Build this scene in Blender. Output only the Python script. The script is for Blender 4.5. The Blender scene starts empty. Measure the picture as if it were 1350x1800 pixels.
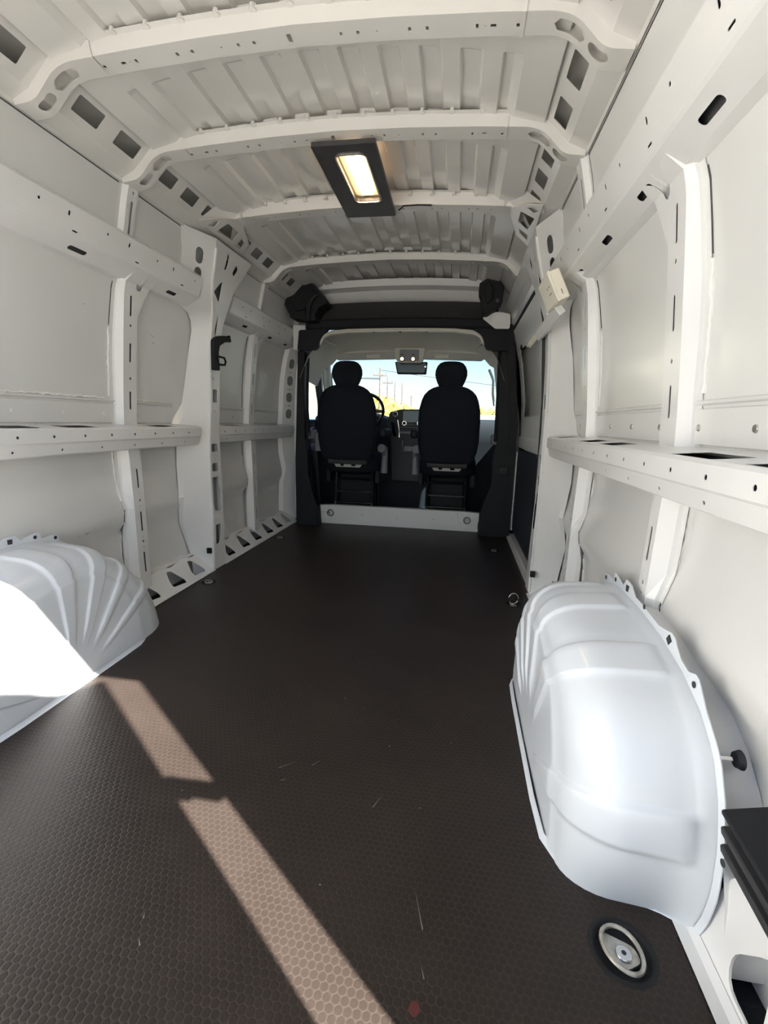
import bpy, bmesh, math, random
from mathutils import Vector, Matrix, noise
from mathutils.geometry import tessellate_polygon
random.seed(7)
SC = bpy.context.scene
COL = SC.collection

# ------------------------------------------------------------------ camera
cam_d = bpy.data.cameras.new('camera'); cam = bpy.data.objects.new('camera', cam_d); COL.objects.link(cam)
yaw, pitch, roll = math.radians(8.84), math.radians(11.07), math.radians(1.48)
Fv = Vector((-math.sin(yaw)*math.cos(pitch), math.cos(yaw)*math.cos(pitch), -math.sin(pitch)))
Rv = Vector((math.cos(yaw), math.sin(yaw), 0)); Uv = Rv.cross(Fv)
R2 = Rv*math.cos(roll) + Uv*math.sin(roll); U2 = Uv*math.cos(roll) - Rv*math.sin(roll)
M = Matrix((R2, U2, -Fv)).transposed().to_4x4(); M.translation = Vector((.4803, 0, .88))
cam.matrix_world = M
cam_d.sensor_fit = 'VERTICAL'; cam_d.sensor_height = 36; cam_d.sensor_width = 27
cam_d.lens = 810/1800*36; cam_d.clip_start = .02; cam_d.clip_end = 2000
SC.camera = cam

# ------------------------------------------------------------------ light, sky, exposure
w = bpy.data.worlds.new('sky'); SC.world = w; w.use_nodes = True
nt = w.node_tree; nt.nodes.clear()
sky = nt.nodes.new('ShaderNodeTexSky'); sky.sky_type = 'NISHITA'; sky.sun_disc = False
sky.sun_elevation = math.radians(47); sky.sun_rotation = math.radians(126); sky.air_density = 1.0; sky.dust_density = .5; sky.ozone_density = 1.2
bg = nt.nodes.new('ShaderNodeBackground'); bg.inputs['Strength'].default_value = .29
wo = nt.nodes.new('ShaderNodeOutputWorld')
nt.links.new(sky.outputs[0], bg.inputs[0]); nt.links.new(bg.outputs[0], wo.inputs[0])
sun_d = bpy.data.lights.new('sun', 'SUN'); sun_d.energy = 40; sun_d.angle = math.radians(.53); sun_d.color = (1, .95, .87)
sun = bpy.data.objects.new('sun', sun_d); COL.objects.link(sun)
SUN_DIR = Vector((-.719, .55, -1.0)).normalized()
sun.rotation_euler = SUN_DIR.to_track_quat('-Z', 'Y').to_euler()
sun.location = (6, -4, 8)
vs = SC.view_settings
vs.view_transform = 'Standard'; vs.look = 'None'; vs.gamma = 1; vs.use_curve_mapping = False; vs.exposure = 0.2
SC.cycles.max_bounces = 14; SC.cycles.diffuse_bounces = 9; SC.cycles.glossy_bounces = 4; SC.cycles.transparent_max_bounces = 12

# ------------------------------------------------------------------ materials
def mat(name, col, rough=.5, metal=0, coat=0, spec=.5, emit=None, estr=0, var=0, vscale=6, bump=0, bscale=80):
    m = bpy.data.materials.new(name); m.use_nodes = True
    n = m.node_tree; p = n.nodes['Principled BSDF']
    p.inputs['Base Color'].default_value = (*col, 1); p.inputs['Roughness'].default_value = rough
    p.inputs['Metallic'].default_value = metal; p.inputs['Specular IOR Level'].default_value = spec
    p.inputs['Coat Weight'].default_value = coat; p.inputs['Coat Roughness'].default_value = .12
    if emit:
        p.inputs['Emission Color'].default_value = (*emit, 1); p.inputs['Emission Strength'].default_value = estr
    tc = n.nodes.new('ShaderNodeTexCoord')
    if var:
        no = n.nodes.new('ShaderNodeTexNoise'); no.inputs['Scale'].default_value = vscale; no.inputs['Detail'].default_value = 5
        r = n.nodes.new('ShaderNodeValToRGB')
        r.color_ramp.elements[0].position = .3; r.color_ramp.elements[1].position = .7
        r.color_ramp.elements[0].color = (*[max(c*(1-var), 0) for c in col], 1)
        r.color_ramp.elements[1].color = (*[min(c*(1+var*.6), 1) for c in col], 1)
        n.links.new(tc.outputs['Object'], no.inputs['Vector']); n.links.new(no.outputs['Fac'], r.inputs['Fac'])
        n.links.new(r.outputs['Color'], p.inputs['Base Color'])
    if bump:
        n2 = n.nodes.new('ShaderNodeTexNoise'); n2.inputs['Scale'].default_value = bscale; n2.inputs['Detail'].default_value = 4
        b = n.nodes.new('ShaderNodeBump'); b.inputs['Strength'].default_value = bump; b.inputs['Distance'].default_value = .004
        n.links.new(tc.outputs['Object'], n2.inputs['Vector']); n.links.new(n2.outputs['Fac'], b.inputs['Height'])
        n.links.new(b.outputs['Normal'], p.inputs['Normal'])
    return m

PAINT = mat('white_paint', (.72, .715, .70), .34, coat=.25, var=.035, vscale=3, bump=.05, bscale=14)
PAINT_ROOF = mat('roof_paint', (.65, .635, .60), .17, coat=.3, var=.03, vscale=3)
PAINT_SKYLIT = mat('white_paint_skylit', (.66, .695, .735), .33, coat=.3, var=.03, vscale=5, bump=.05, bscale=20)  # same white paint with the sky's blue put into its colour
PAINT_SKIN = mat('panel_paint', (.69, .686, .668), .30, coat=.25, var=.03, vscale=2, bump=.06, bscale=5)
SEAL = mat('seam_sealer', (.80, .79, .75), .6)
HOLE_SHADE = mat('hole_shade', (.07, .07, .075), .7)  # dark colour standing in for shade behind punched holes
HOLE_SHADE_MID = mat('hole_shade_mid', (.20, .205, .21), .7)  # mid grey standing in for shade behind the pillar holes
DARKSTEEL = mat('dark_steel', (.16, .155, .15), .4, metal=.8)
DARKGAP = mat('dark_seam', (.03, .03, .035), .8)
BLACK = mat('black_plastic', (.010, .0105, .012), .6, spec=.3, var=.15, vscale=30, bump=.15, bscale=300)
BLACKGLOSS = mat('black_gloss_plastic', (.012, .013, .015), .2)
GREYTRIM = mat('charcoal_trim', (.018, .019, .022), .8, spec=.25, bump=.2, bscale=250)
FABRIC = mat('black_seat_fabric', (.010, .012, .017), .9, spec=.2, var=.2, vscale=120, bump=.4, bscale=500)
SHELF = mat('dark_grey_fabric', (.050, .050, .050), .9, spec=.2, var=.15, vscale=60, bump=.3, bscale=300)
RUBBER = mat('black_rubber', (.02, .02, .022), .55, bump=.1, bscale=60)
HEADLINER = mat('beige_headliner', (.62, .60, .53), .85, var=.04, vscale=40, bump=.15, bscale=300)
VISOR = mat('grey_beige_visor', (.50, .49, .45), .8, var=.05, vscale=50)
GREYCON = mat('grey_console', (.22, .22, .24), .5)
STEEL = mat('zinc_steel', (.55, .53, .48), .35, metal=.9, var=.25, vscale=90)
CHROME = mat('bright_steel', (.75, .75, .75), .18, metal=1)
DASH = mat('dark_dash', (.03, .033, .038), .55, bump=.15, bscale=300)
SCREEN = mat('dark_screen', (.01, .012, .018), .12)
CARPET = mat('dark_cab_mat', (.02, .02, .024), .9, bump=.4, bscale=200)
BOXPL = mat('cream_plastic', (.80, .75, .62), .45, var=.03, vscale=20)
LABELM = mat('sticker_white', (.72, .70, .62), .6)
INK = mat('printed_ink', (.32, .24, .18), .7)
LAMPW = mat('warm_lamp', (1, .9, .7), .4, emit=(1, .80, .55), estr=3.0)
LED = mat('led_lamp', (1, .95, .85), .4, emit=(1, .90, .72), estr=26)
LAMPPLATE = mat('lamp_frame', (.045, .042, .042), .38, var=.2, vscale=15)
REFLECT = mat('lamp_reflector', (.85, .62, .42), .35, emit=(1, .68, .40), estr=1.1)
CONCRETE = mat('concrete_yard', (.23, .224, .212), .9, var=.2, vscale=.6, bump=.3, bscale=30)
WOODPOLE = mat('weathered_pole', (.16, .13, .11), .9, var=.3, vscale=8)
LEAF = mat('autumn_leaves', (.62, .45, .07), .8, var=.4, vscale=1.2)
LEAFG = mat('olive_leaves', (.38, .36, .08), .8, var=.4, vscale=1.2)
BARK = mat('bark', (.2, .16, .13), .9)
WIRE = mat('wire', (.05, .05, .06), .6)
TRUCKW = mat('white_truck_paint', (.8, .8, .8), .4)
TYRE = mat('tyre', (.02, .02, .02), .8)
CREAMW = mat('cream_siding', (.72, .64, .48), .8, var=.05)
BLUEW = mat('blue_wall', (.12, .30, .48), .7)
REDPAINT = mat('red_mark', (.07, .008, .008), .6)
BELT = mat('belt_webbing', (.03, .03, .033), .75)
BLACKPANEL = mat('navy_black_panel', (.016, .018, .025), .55, bump=.1, bscale=60, var=.2, vscale=4)

def glass_mat(name, tint, refl):
    m = bpy.data.materials.new(name); m.use_nodes = True; n = m.node_tree; n.nodes.clear()
    o = n.nodes.new('ShaderNodeOutputMaterial'); mx = n.nodes.new('ShaderNodeMixShader')
    t = n.nodes.new('ShaderNodeBsdfTransparent'); t.inputs[0].default_value = (*tint, 1)
    g = n.nodes.new('ShaderNodeBsdfGlossy'); g.inputs['Roughness'].default_value = .03
    lw = n.nodes.new('ShaderNodeLayerWeight'); lw.inputs['Blend'].default_value = .2
    mul = n.nodes.new('ShaderNodeMath'); mul.operation = 'MULTIPLY'; mul.inputs[1].default_value = refl
    n.links.new(lw.outputs['Fresnel'], mul.inputs[0]); n.links.new(mul.outputs[0], mx.inputs[0])
    n.links.new(t.outputs[0], mx.inputs[1]); n.links.new(g.outputs[0], mx.inputs[2]); n.links.new(mx.outputs[0], o.inputs[0])
    return m
GLASS = glass_mat('clear_glass', (.60, .66, .69), .6)
LENS = glass_mat('clear_lens', (1, .97, .9), .5)

def floor_mat():
    m = bpy.data.materials.new('phenolic_floor'); m.use_nodes = True; n = m.node_tree; p = n.nodes['Principled BSDF']
    L = n.links.new
    tc = n.nodes.new('ShaderNodeTexCoord')
    def vm(op, a=None, b=None):
        v = n.nodes.new('ShaderNodeVectorMath'); v.operation = op
        for i, q in enumerate((a, b)):
            if q is None: continue
            if isinstance(q, tuple): v.inputs[i].default_value = q
            else: L(q, v.inputs[i])
        return v
    cell = .0145; r = (cell, cell*math.sqrt(3), 1)
    inv = (1/r[0], 1/r[1], 0)
    flat = vm('MULTIPLY', tc.outputs['Object'], (1, 1, 0)).outputs[0]
    def lat(off):
        s = vm('ADD', flat, off).outputs[0]
        s = vm('MULTIPLY', s, inv).outputs[0]; s = vm('FRACTION', s).outputs[0]
        s = vm('SUBTRACT', s, (.5, .5, 0)).outputs[0]; s = vm('MULTIPLY', s, (r[0], r[1], 0)).outputs[0]
        return vm('LENGTH', s).outputs['Value']
    d1 = lat((10*r[0], 10*r[1], 0)); d2 = lat((10.5*r[0], 10.5*r[1], 0))
    mn = n.nodes.new('ShaderNodeMath'); mn.operation = 'MINIMUM'; L(d1, mn.inputs[0]); L(d2, mn.inputs[1])
    mr = n.nodes.new('ShaderNodeMapRange'); mr.interpolation_type = 'SMOOTHSTEP'
    mr.inputs['From Min'].default_value = cell*.36; mr.inputs['From Max'].default_value = cell*.52
    mr.inputs['To Min'].default_value = 1; mr.inputs['To Max'].default_value = 0
    L(mn.outputs[0], mr.inputs['Value'])
    # worn patches and dust
    no = n.nodes.new('ShaderNodeTexNoise'); no.inputs['Scale'].default_value = 2.3; no.inputs['Detail'].default_value = 8; no.inputs['Roughness'].default_value = .65
    L(tc.outputs['Object'], no.inputs['Vector'])
    ramp = n.nodes.new('ShaderNodeValToRGB'); e = ramp.color_ramp.elements
    e[0].position = .35; e[0].color = (.019, .0140, .0117, 1); e[1].position = .75; e[1].color = (.032, .0240, .0202, 1)
    L(no.outputs['Fac'], ramp.inputs['Fac'])
    # fine scratches
    mp = n.nodes.new('ShaderNodeMapping'); mp.inputs['Rotation'].default_value = (0, 0, .5); mp.inputs['Scale'].default_value = (3, 40, 1)
    L(tc.outputs['Object'], mp.inputs['Vector'])
    sc = n.nodes.new('ShaderNodeTexNoise'); sc.inputs['Scale'].default_value = 3; sc.inputs['Detail'].default_value = 6
    L(mp.outputs[0], sc.inputs['Vector'])
    sr = n.nodes.new('ShaderNodeMapRange'); sr.inputs['From Min'].default_value = .68; sr.inputs['From Max'].default_value = .8
    sr.inputs['To Min'].default_value = 0; sr.inputs['To Max'].default_value = .22; L(sc.outputs['Fac'], sr.inputs['Value'])
    mx = n.nodes.new('ShaderNodeMixRGB'); mx.inputs[2].default_value = (.10, .085, .075, 1)
    L(sr.outputs[0], mx.inputs[0]); L(ramp.outputs[0], mx.inputs[1])
    # groove lines a little dustier
    mg = n.nodes.new('ShaderNodeMixRGB'); mg.inputs[1].default_value = (.10, .085, .075, 1)
    gm = n.nodes.new('ShaderNodeMapRange'); gm.inputs['To Min'].default_value = .88; gm.inputs['To Max'].default_value = 1
    L(mr.outputs[0], gm.inputs['Value']); L(gm.outputs[0], mg.inputs[0]); L(mx.outputs[0], mg.inputs[2])
    L(mg.outputs[0], p.inputs['Base Color'])
    rr = n.nodes.new('ShaderNodeMapRange'); rr.inputs['To Min'].default_value = .36; rr.inputs['To Max'].default_value = .50
    L(no.outputs['Fac'], rr.inputs['Value']); L(rr.outputs[0], p.inputs['Roughness'])
    b = n.nodes.new('ShaderNodeBump'); b.inputs['Strength'].default_value = .35; b.inputs['Distance'].default_value = .0012
    L(mr.outputs[0], b.inputs['Height']); L(b.outputs[0], p.inputs['Normal'])
    p.inputs['Specular IOR Level'].default_value = .22
    return m
FLOORM = floor_mat()

# ------------------------------------------------------------------ mesh helpers
class MB:
    def __init__(s): s.v = []; s.f = []
    def add(s, vs, fs):
        o = len(s.v); s.v += [tuple(p) for p in vs]; s.f += [tuple(i+o for i in f) for f in fs]; return s
    def box(s, x0, x1, y0, y1, z0, z1):
        v = [(x, y, z) for x in (x0, x1) for y in (y0, y1) for z in (z0, z1)]
        return s.add(v, [(0, 1, 3, 2), (4, 6, 7, 5), (0, 4, 5, 1), (2, 3, 7, 6), (0, 2, 6, 4), (1, 5, 7, 3)])
    def obox(s, c, size, ax, ay, az):
        ax, ay, az = [Vector(a).normalized()*(d/2) for a, d in zip((ax, ay, az), size)]
        c = Vector(c); v = [c+ax*i+ay*j+az*k for i in (-1, 1) for j in (-1, 1) for k in (-1, 1)]
        return s.add(v, [(0, 1, 3, 2), (4, 6, 7, 5), (0, 4, 5, 1), (2, 3, 7, 6), (0, 2, 6, 4), (1, 5, 7, 3)])
    def grid(s, rows, cu=False, cv=False, caps=False):
        n, m = len(rows), len(rows[0]); vs = [p for r in rows for p in r]; fs = []
        for i in range(n if cu else n-1):
            for j in range(m if cv else m-1):
                a, b = i, (i+1) % n; c, d = j, (j+1) % m
                fs.append((a*m+c, a*m+d, b*m+d, b*m+c))
        if caps:
            fs.append(tuple(range(m))[::-1]); fs.append(tuple((n-1)*m+j for j in range(m)))
        return s.add(vs, fs)
    def tube(s, pts, r, n=8, closed=False):
        pts = [Vector(p) for p in pts]; rows = []; N = len(pts)
        rr = r if isinstance(r, (list, tuple)) else [r]*N
        up = None
        for i, p in enumerate(pts):
            a = pts[i-1] if (i > 0 or closed) else p; b = pts[(i+1) % N] if (i < N-1 or closed) else p
            t = (b-a).normalized()
            if up is None:
                up = Vector((0, 0, 1)) if abs(t.z) < .9 else Vector((1, 0, 0))
            u = (up - t*up.dot(t)).normalized(); up = u; q = t.cross(u)
            rows.append([p+(u*math.cos(k*2*math.pi/n)+q*math.sin(k*2*math.pi/n))*rr[i] for k in range(n)])
        return s.grid(rows, cu=closed, cv=True, caps=not closed)
    def cyl(s, c, axis, r, h, n=16, r2=None):
        c = Vector(c); a = Vector(axis).normalized(); r2 = r if r2 is None else r2
        return s.tube([c, c+a*h], [r, r2], n)
    def sheet(s, outer, holes, fn, thick=.002, cu=(), cv=()):
        loops = [[Vector((p[0], p[1], 0)) for p in l] for l in [outer]+list(holes)]
        flat = [p for l in loops for p in l]
        bm = bmesh.new(); bv = [bm.verts.new(p) for p in flat]
        for t in tessellate_polygon(loops):
            if len(set(t)) == 3:
                try: bm.faces.new([bv[i] for i in t])
                except ValueError: pass
        for arr, no in ((cu, (1, 0, 0)), (cv, (0, 1, 0))):
            for c in arr:
                bmesh.ops.bisect_plane(bm, geom=bm.verts[:]+bm.edges[:]+bm.faces[:], dist=1e-6,
                                       plane_co=(c, 0, 0) if no[0] else (0, c, 0), plane_no=no)
        bmesh.ops.recalc_face_normals(bm, faces=bm.faces[:])
        for f in bm.faces:
            if f.normal.z < 0: f.normal_flip()
        bm.verts.index_update(); N = len(bm.verts)
        vs = [fn(v.co.x, v.co.y, 0) for v in bm.verts]
        fs = [tuple(v.index for v in f.verts) for f in bm.faces]
        if thick:
            vs += [fn(v.co.x, v.co.y, thick) for v in bm.verts]
            fs += [tuple(i+N for i in reversed(f)) for f in fs]
            for e in bm.edges:
                if len(e.link_faces) == 1:
                    a, b = e.verts[0].index, e.verts[1].index; fs.append((a, b, b+N, a+N))
        bm.free()
        return s.add(vs, fs)

ORG = {}
def tag(o, label=None, cat=None, group=None, kind=None):
    if label: o['label'] = label
    if cat: o['category'] = cat
    if group: o['group'] = group
    if kind: o['kind'] = kind
    return o
def thing(name, loc, label, cat, group=None):
    o = bpy.data.objects.new(name, None); COL.objects.link(o); o.location = loc; o.empty_display_size = .05
    ORG[o] = Vector(loc); return tag(o, label, cat, group)
def build(name, mb, m, parent=None, smooth=40, bevel=0, sub=0, origin=None, label=None, kind=None, flip=False):
    org = ORG[parent] if parent else Vector(origin or (0, 0, 0))
    me = bpy.data.meshes.new(name)
    me.from_pydata([Vector(p)-org for p in mb.v], [], mb.f)
    bm = bmesh.new(); bm.from_mesh(me); bmesh.ops.remove_doubles(bm, verts=bm.verts[:], dist=1e-5)
    bmesh.ops.recalc_face_normals(bm, faces=bm.faces[:])
    if flip: bmesh.ops.reverse_faces(bm, faces=bm.faces[:])
    bm.to_mesh(me); bm.free()
    if smooth:
        me.polygons.foreach_set('use_smooth', [True]*len(me.polygons)); me.set_sharp_from_angle(angle=math.radians(smooth))
    me.materials.append(m)
    o = bpy.data.objects.new(name, me); COL.objects.link(o); o.location = (0, 0, 0) if parent else org
    if parent: o.parent = parent
    ORG[o] = org
    if bevel:
        b = o.modifiers.new('bevel', 'BEVEL'); b.width = bevel; b.segments = 2; b.limit_method = 'ANGLE'; b.angle_limit = math.radians(40)
    if sub:
        q = o.modifiers.new('sub', 'SUBSURF'); q.levels = q.render_levels = sub
    if label: o['label'] = label
    if kind: o['kind'] = kind
    return o

def rrect(cu, cv, wu, wv, r=.004, n=3):
    r = min(r, wu/2-1e-5, wv/2-1e-5); out = []
    for sx, sy, a0 in ((1, 1, 0), (-1, 1, 90), (-1, -1, 180), (1, -1, 270)):
        for k in range(n+1):
            a = math.radians(a0+90*k/n)
            out.append((cu+sx*(wu/2-r)+r*math.cos(a), cv+sy*(wv/2-r)+r*math.sin(a)))
    return out
def circ(cu, cv, r, n=10): return [(cu+r*math.cos(2*math.pi*k/n), cv+r*math.sin(2*math.pi*k/n)) for k in range(n)]
def rpoly(pts, r, n=3):
    out = []; N = len(pts)
    for i in range(N):
        p = Vector(pts[i]); a = Vector(pts[i-1])-p; b = Vector(pts[(i+1) % N])-p
        d = min(r, a.length*.45, b.length*.45); s = p+a.normalized()*d; e = p+b.normalized()*d
        for k in range(n+1):
            t = k/n; q = s*(1-t)**2+p*2*t*(1-t)+e*t*t; out.append((q.x, q.y))
    return out
def interp(pts, t):
    """pts sorted list of (t, value...)"""
    if t <= pts[0][0]: return pts[0][1:]
    for a, b in zip(pts, pts[1:]):
        if t <= b[0]:
            k = (t-a[0])/(b[0]-a[0]) if b[0] > a[0] else 0
            return tuple(p+(q-p)*k for p, q in zip(a[1:], b[1:]))
    return pts[-1][1:]
def frange(a, b, n): return [a+(b-a)*i/n for i in range(n+1)]
def smooth_path(pts, rad, n=5):
    """round the inner corners of an open 2-D polyline"""
    out = [pts[0]]
    for i in range(1, len(pts)-1):
        p = Vector(pts[i]); a = Vector(pts[i-1])-p; b = Vector(pts[i+1])-p
        d = min(rad, a.length*.48, b.length*.48); s = p+a.normalized()*d; e = p+b.normalized()*d
        for k in range(n+1):
            t = k/n; q = s*(1-t)**2+p*2*t*(1-t)+e*t*t; out.append((q.x, q.y))
    out.append(pts[-1]); return out

# ================================================================== SETTING
# ---- ground outside
mb = MB()
mb.grid([[(x, y, -.62) for x in (-400, -60, -12, 12, 60, 400)] for y in (-300, -40, -8, 8, 40, 300, 900)])
ground = build('ground', mb, CONCRETE, kind='structure')

# ---- cargo floor
mb = MB()
out = [(-.915, .17), (.93, .17), (.93, .74), (.905, 1.66), (.905, 3.80), (.70, 3.84), (-.70, 3.84), (-.905, 3.80), (-.905, 1.72), (-.915, .74)]
RINGS = [(.806, .692), (.796, 2.256), (.772, 3.253), (-.819, 2.212), (-.804, 1.665), (-.813, 3.222)]
pts = list(reversed(out))
ringholes = [circ(x, y, .052 if i == 0 else .036, 20) for i, (x, y) in enumerate(RINGS)]
mb.sheet(pts, ringholes, lambda u, v, q: (u, v, -q), .012, cv=frange(.5, 3.7, 8))
floor = build('floor', mb, FLOORM, kind='structure', smooth=0)
mb = MB(); mb.box(-1.05, 1.05, .15, 3.84, -.16, -.02)
build('subfloor', mb, GREYTRIM, floor, smooth=0)
# marks left on the floor
mb = MB()
mb.sheet(rpoly([(.452, .545), (.462, .538), (.472, .548), (.466, .560), (.455, .558)], .004), [], lambda u, v, q: (u, v, .0006), 0)
build('red_paint_mark', mb, REDPAINT, floor, label='small dark red paint mark on the floor')
mb = MB()
for (x, y, l, a) in [(.455, .70, .075, 1.85), (.47, .60, .02, 1.9), (.09, 1.0, .05, .7), (.16, 1.02, .03, .9), (.34, .93, .05, 1.2), (-.01, .56, .016, 2.3), (-.03, .60, .012, 2.0), (.10, .95, .02, .6)]:
    c, s_ = math.cos(a), math.sin(a); wd = .0010
    mb.add([(x-c*l/2+s_*wd, y-s_*l/2-c*wd, .0005), (x+c*l/2, y+s_*l/2, .0005), (x-c*l/2-s_*wd, y-s_*l/2+c*wd, .0005)], [(0, 1, 2)])
for k in range(26):
    x, y = random.uniform(-.5, .65), random.uniform(.6, 2.4); r = random.uniform(.0012, .0024)
    mb.add([(x+r*math.cos(a), y+r*math.sin(a), .0005) for a in (0, 1.3, 2.6, 3.9, 5.2)], [(0, 1, 2, 3, 4)])
build('scuff_marks', mb, mat('pale_scuff', (.22, .19, .165), .8), floor, kind='stuff')

# ---- wall skins
SK = [(-.05, 1.0), (.03, 1.03), (.30, 1.03), (.36, 1.022), (.40, 1.0), (.45, .993), (.55, 1.02), (.62, 1.028), (.74, 1.03), (.84, 1.03), (.95, 1.02), (1.1, 1.012), (1.22, 1.0), (1.31, .985), (1.40, .968), (1.46, .945), (1.50, .922), (1.57, .890), (1.68, .866), (1.775, .842)]
def skx(z): return interp(SK, z)[0]
Z_ = [p[0] for p in SK]
def skin(s, y0, y1, name):
    mb = MB()
    rows = [[(s*x, y, z) for (z, x) in SK]+[(s*(x+.07), y, z) for (z, x) in reversed(SK)] for y in frange(y0, y1, 12)]
    mb.grid(rows, cv=True, caps=True)
    return build(name, mb, PAINT_SKIN, kind='structure', smooth=30)
wall_left = skin(-1, .225, 3.90, 'wall_left')
wall_right = skin(1, .225, 2.56, 'wall_right')
WALL = {-1: wall_left, 1: wall_right}

def fn_along(s, pa, pb):
    """sheet map: u = y, v = 0..1 between section points pa, pb (x,z); thickness outward"""
    ax, az = pa; bx, bz = pb; L = math.hypot(bx-ax, bz-az); nx, nz = (bz-az)/L, -(bx-ax)/L
    if nx < 0: nx, nz = -nx, -nz
    return lambda u, v, q: (s*(ax+(bx-ax)*v/L+nx*q), u, az+(bz-az)*v/L+nz*q), L

def profile_rail(s, y0, y1, prof, holes, name, parent, m=PAINT):
    """prof: section points; holes: {segment: [2-D loops in (y, v)]}; one joined mesh"""
    mb = MB()
    for i, (a, b) in enumerate(zip(prof, prof[1:])):
        f, L = fn_along(s, a, b)
        mb.sheet([(y0, 0), (y1, 0), (y1, L), (y0, L)], holes.get(i, []), f, .0015)
    o = build(name, mb, m, parent, smooth=0)
    mb = MB()
    for yy in (y0, y1): mb.add([(s*x, yy, z) for x, z in prof], [tuple(range(len(prof)))])
    if name.endswith('rail'): build('rail_end', mb, m, parent, smooth=0, kind='stuff')
    if name == 'upper_rail':   # dark plate behind the rail holes, painting their shade
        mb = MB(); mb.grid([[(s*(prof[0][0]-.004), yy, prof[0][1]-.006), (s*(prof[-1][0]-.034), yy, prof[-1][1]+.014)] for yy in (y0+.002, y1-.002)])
        build('hole_shade_plate', mb, HOLE_SHADE, parent, smooth=0)
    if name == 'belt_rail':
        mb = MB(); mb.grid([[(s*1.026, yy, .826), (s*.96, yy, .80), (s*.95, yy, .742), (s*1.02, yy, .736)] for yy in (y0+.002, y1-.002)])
        build('hole_shade_plate', mb, HOLE_SHADE, parent, smooth=0)  # dark folded sheet that paints shade behind the belt holes
    return o

# upper rails
UR = [(.885, 1.600), (.846, 1.576), (.838, 1.566), (.855, 1.514), (.867, 1.481), (.874, 1.473), (.929, 1.4385), (.958, 1.433)]
def urail_holes(s, y0, y1, slots):
    h = {2: [], 4: [], 5: [], 3: []}
    y = y0+.10; k = 0
    while y < y1-.06:
        h[2].append(rrect(y, .028, .009, .016, .004) if k % 2 else circ(y+.03, .03, .005, 8)); y += .145; k += 1
    for (a, b) in slots: h[5].append(rrect((a+b)/2, .036, b-a, .020, .009))
    for y in frange(y0+.2, y1-.15, max(1, int((y1-y0)/.35))): h[3].append(rrect(y, .02, .022, .005, .0024))
    return h
for s, y0, y1, sl in ((-1, .40, 2.33, [(.70, .78), (1.02, 1.10), (1.56, 1.64), (2.12, 2.19)]), (-1, 2.66, 3.82, [(2.90, 2.96), (3.30, 3.36), (3.6, 3.66)]),
                      (1, .40, 2.33, [(.70, .78), (1.01, 1.09), (1.32, 1.40), (1.63, 1.70), (1.95, 2.01)])):
    profile_rail(s, y0, y1, UR, urail_holes(s, y0, y1, sl), 'upper_rail', WALL[s])
    mb = MB()   # folded hem tabs on the rail's top lip
    y = y0+.06
    while y < y1-.05:
        mb.obox((s*.868, y, 1.587), (.034, .030, .006), (s*.88, 0, .47), (0, 1, 0), (-s*.47, 0, .88)); y += .083
    build('rail_tabs', mb, PAINT, WALL[s], kind='stuff')
# belt rails
BR = [(1.034, .842), (.985, .838), (.912, .829), (.905, .822), (.905, .780), (.913, .774), (.922, .737), (.935, .731), (1.02, .728)]
def belt_holes(s, y0, y1, ledge):
    h = {1: [], 3: [], 5: [], 0: []}
    for (a, b) in ledge:
        h[1].append(rpoly([(a, .006), (a+.03, .066), (b, .066), (b-.03, .006)], .012))
    y = y0+.06
    while y < y1-.03: h[3].append(circ(y, .022, .0055, 8)); y += .137
    y = y0+.11
    while y < y1-.03: h[5].append(circ(y, .022, .0045, 8)); y += .19
    return h
for s, y0, y1, le in ((-1, .40, 2.36, [(.95, 1.14), (1.22, 1.40), (1.47, 1.66), (1.98, 2.17)]), (-1, 2.56, 3.80, [(2.72, 2.90), (3.38, 3.56)]),
                      (1, .40, 2.36, [(.60, .80), (.86, 1.06), (1.40, 1.58), (1.64, 1.82), (2.10, 2.25)])):
    profile_rail(s, y0, y1, BR, belt_holes(s, y0, y1, le), 'belt_rail', WALL[s])

# panel flanges + rivets above the belt
for s, y0, y1 in ((-1, .42, 2.28), (1, .42, 2.30), (-1, 2.62, 3.74)):
    mb = MB()
    for z0, z1, o in ((.845, .928, .006), (.934, .946, .009)):
        mb.grid([[(s*(skx(z0)-.001), y, z0), (s*(skx(z0)-o), y, z0+.003), (s*(skx(z1)-o), y, z1-.003), (s*(skx(z1)-.001), y, z1)] for y in (y0, y1)])
    build('panel_flange', mb, PAINT_SKIN, WALL[s], smooth=0)
    mb = MB(); y = y0+.12
    while y < y1: mb.cyl((s*(skx(.885)-.005), y, .885), (-s, 0, 0), .009, .004, 10, .007); y += .21
    build('rivets', mb, PAINT_SKIN if s < 0 else STEEL, WALL[s], kind='stuff')

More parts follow.
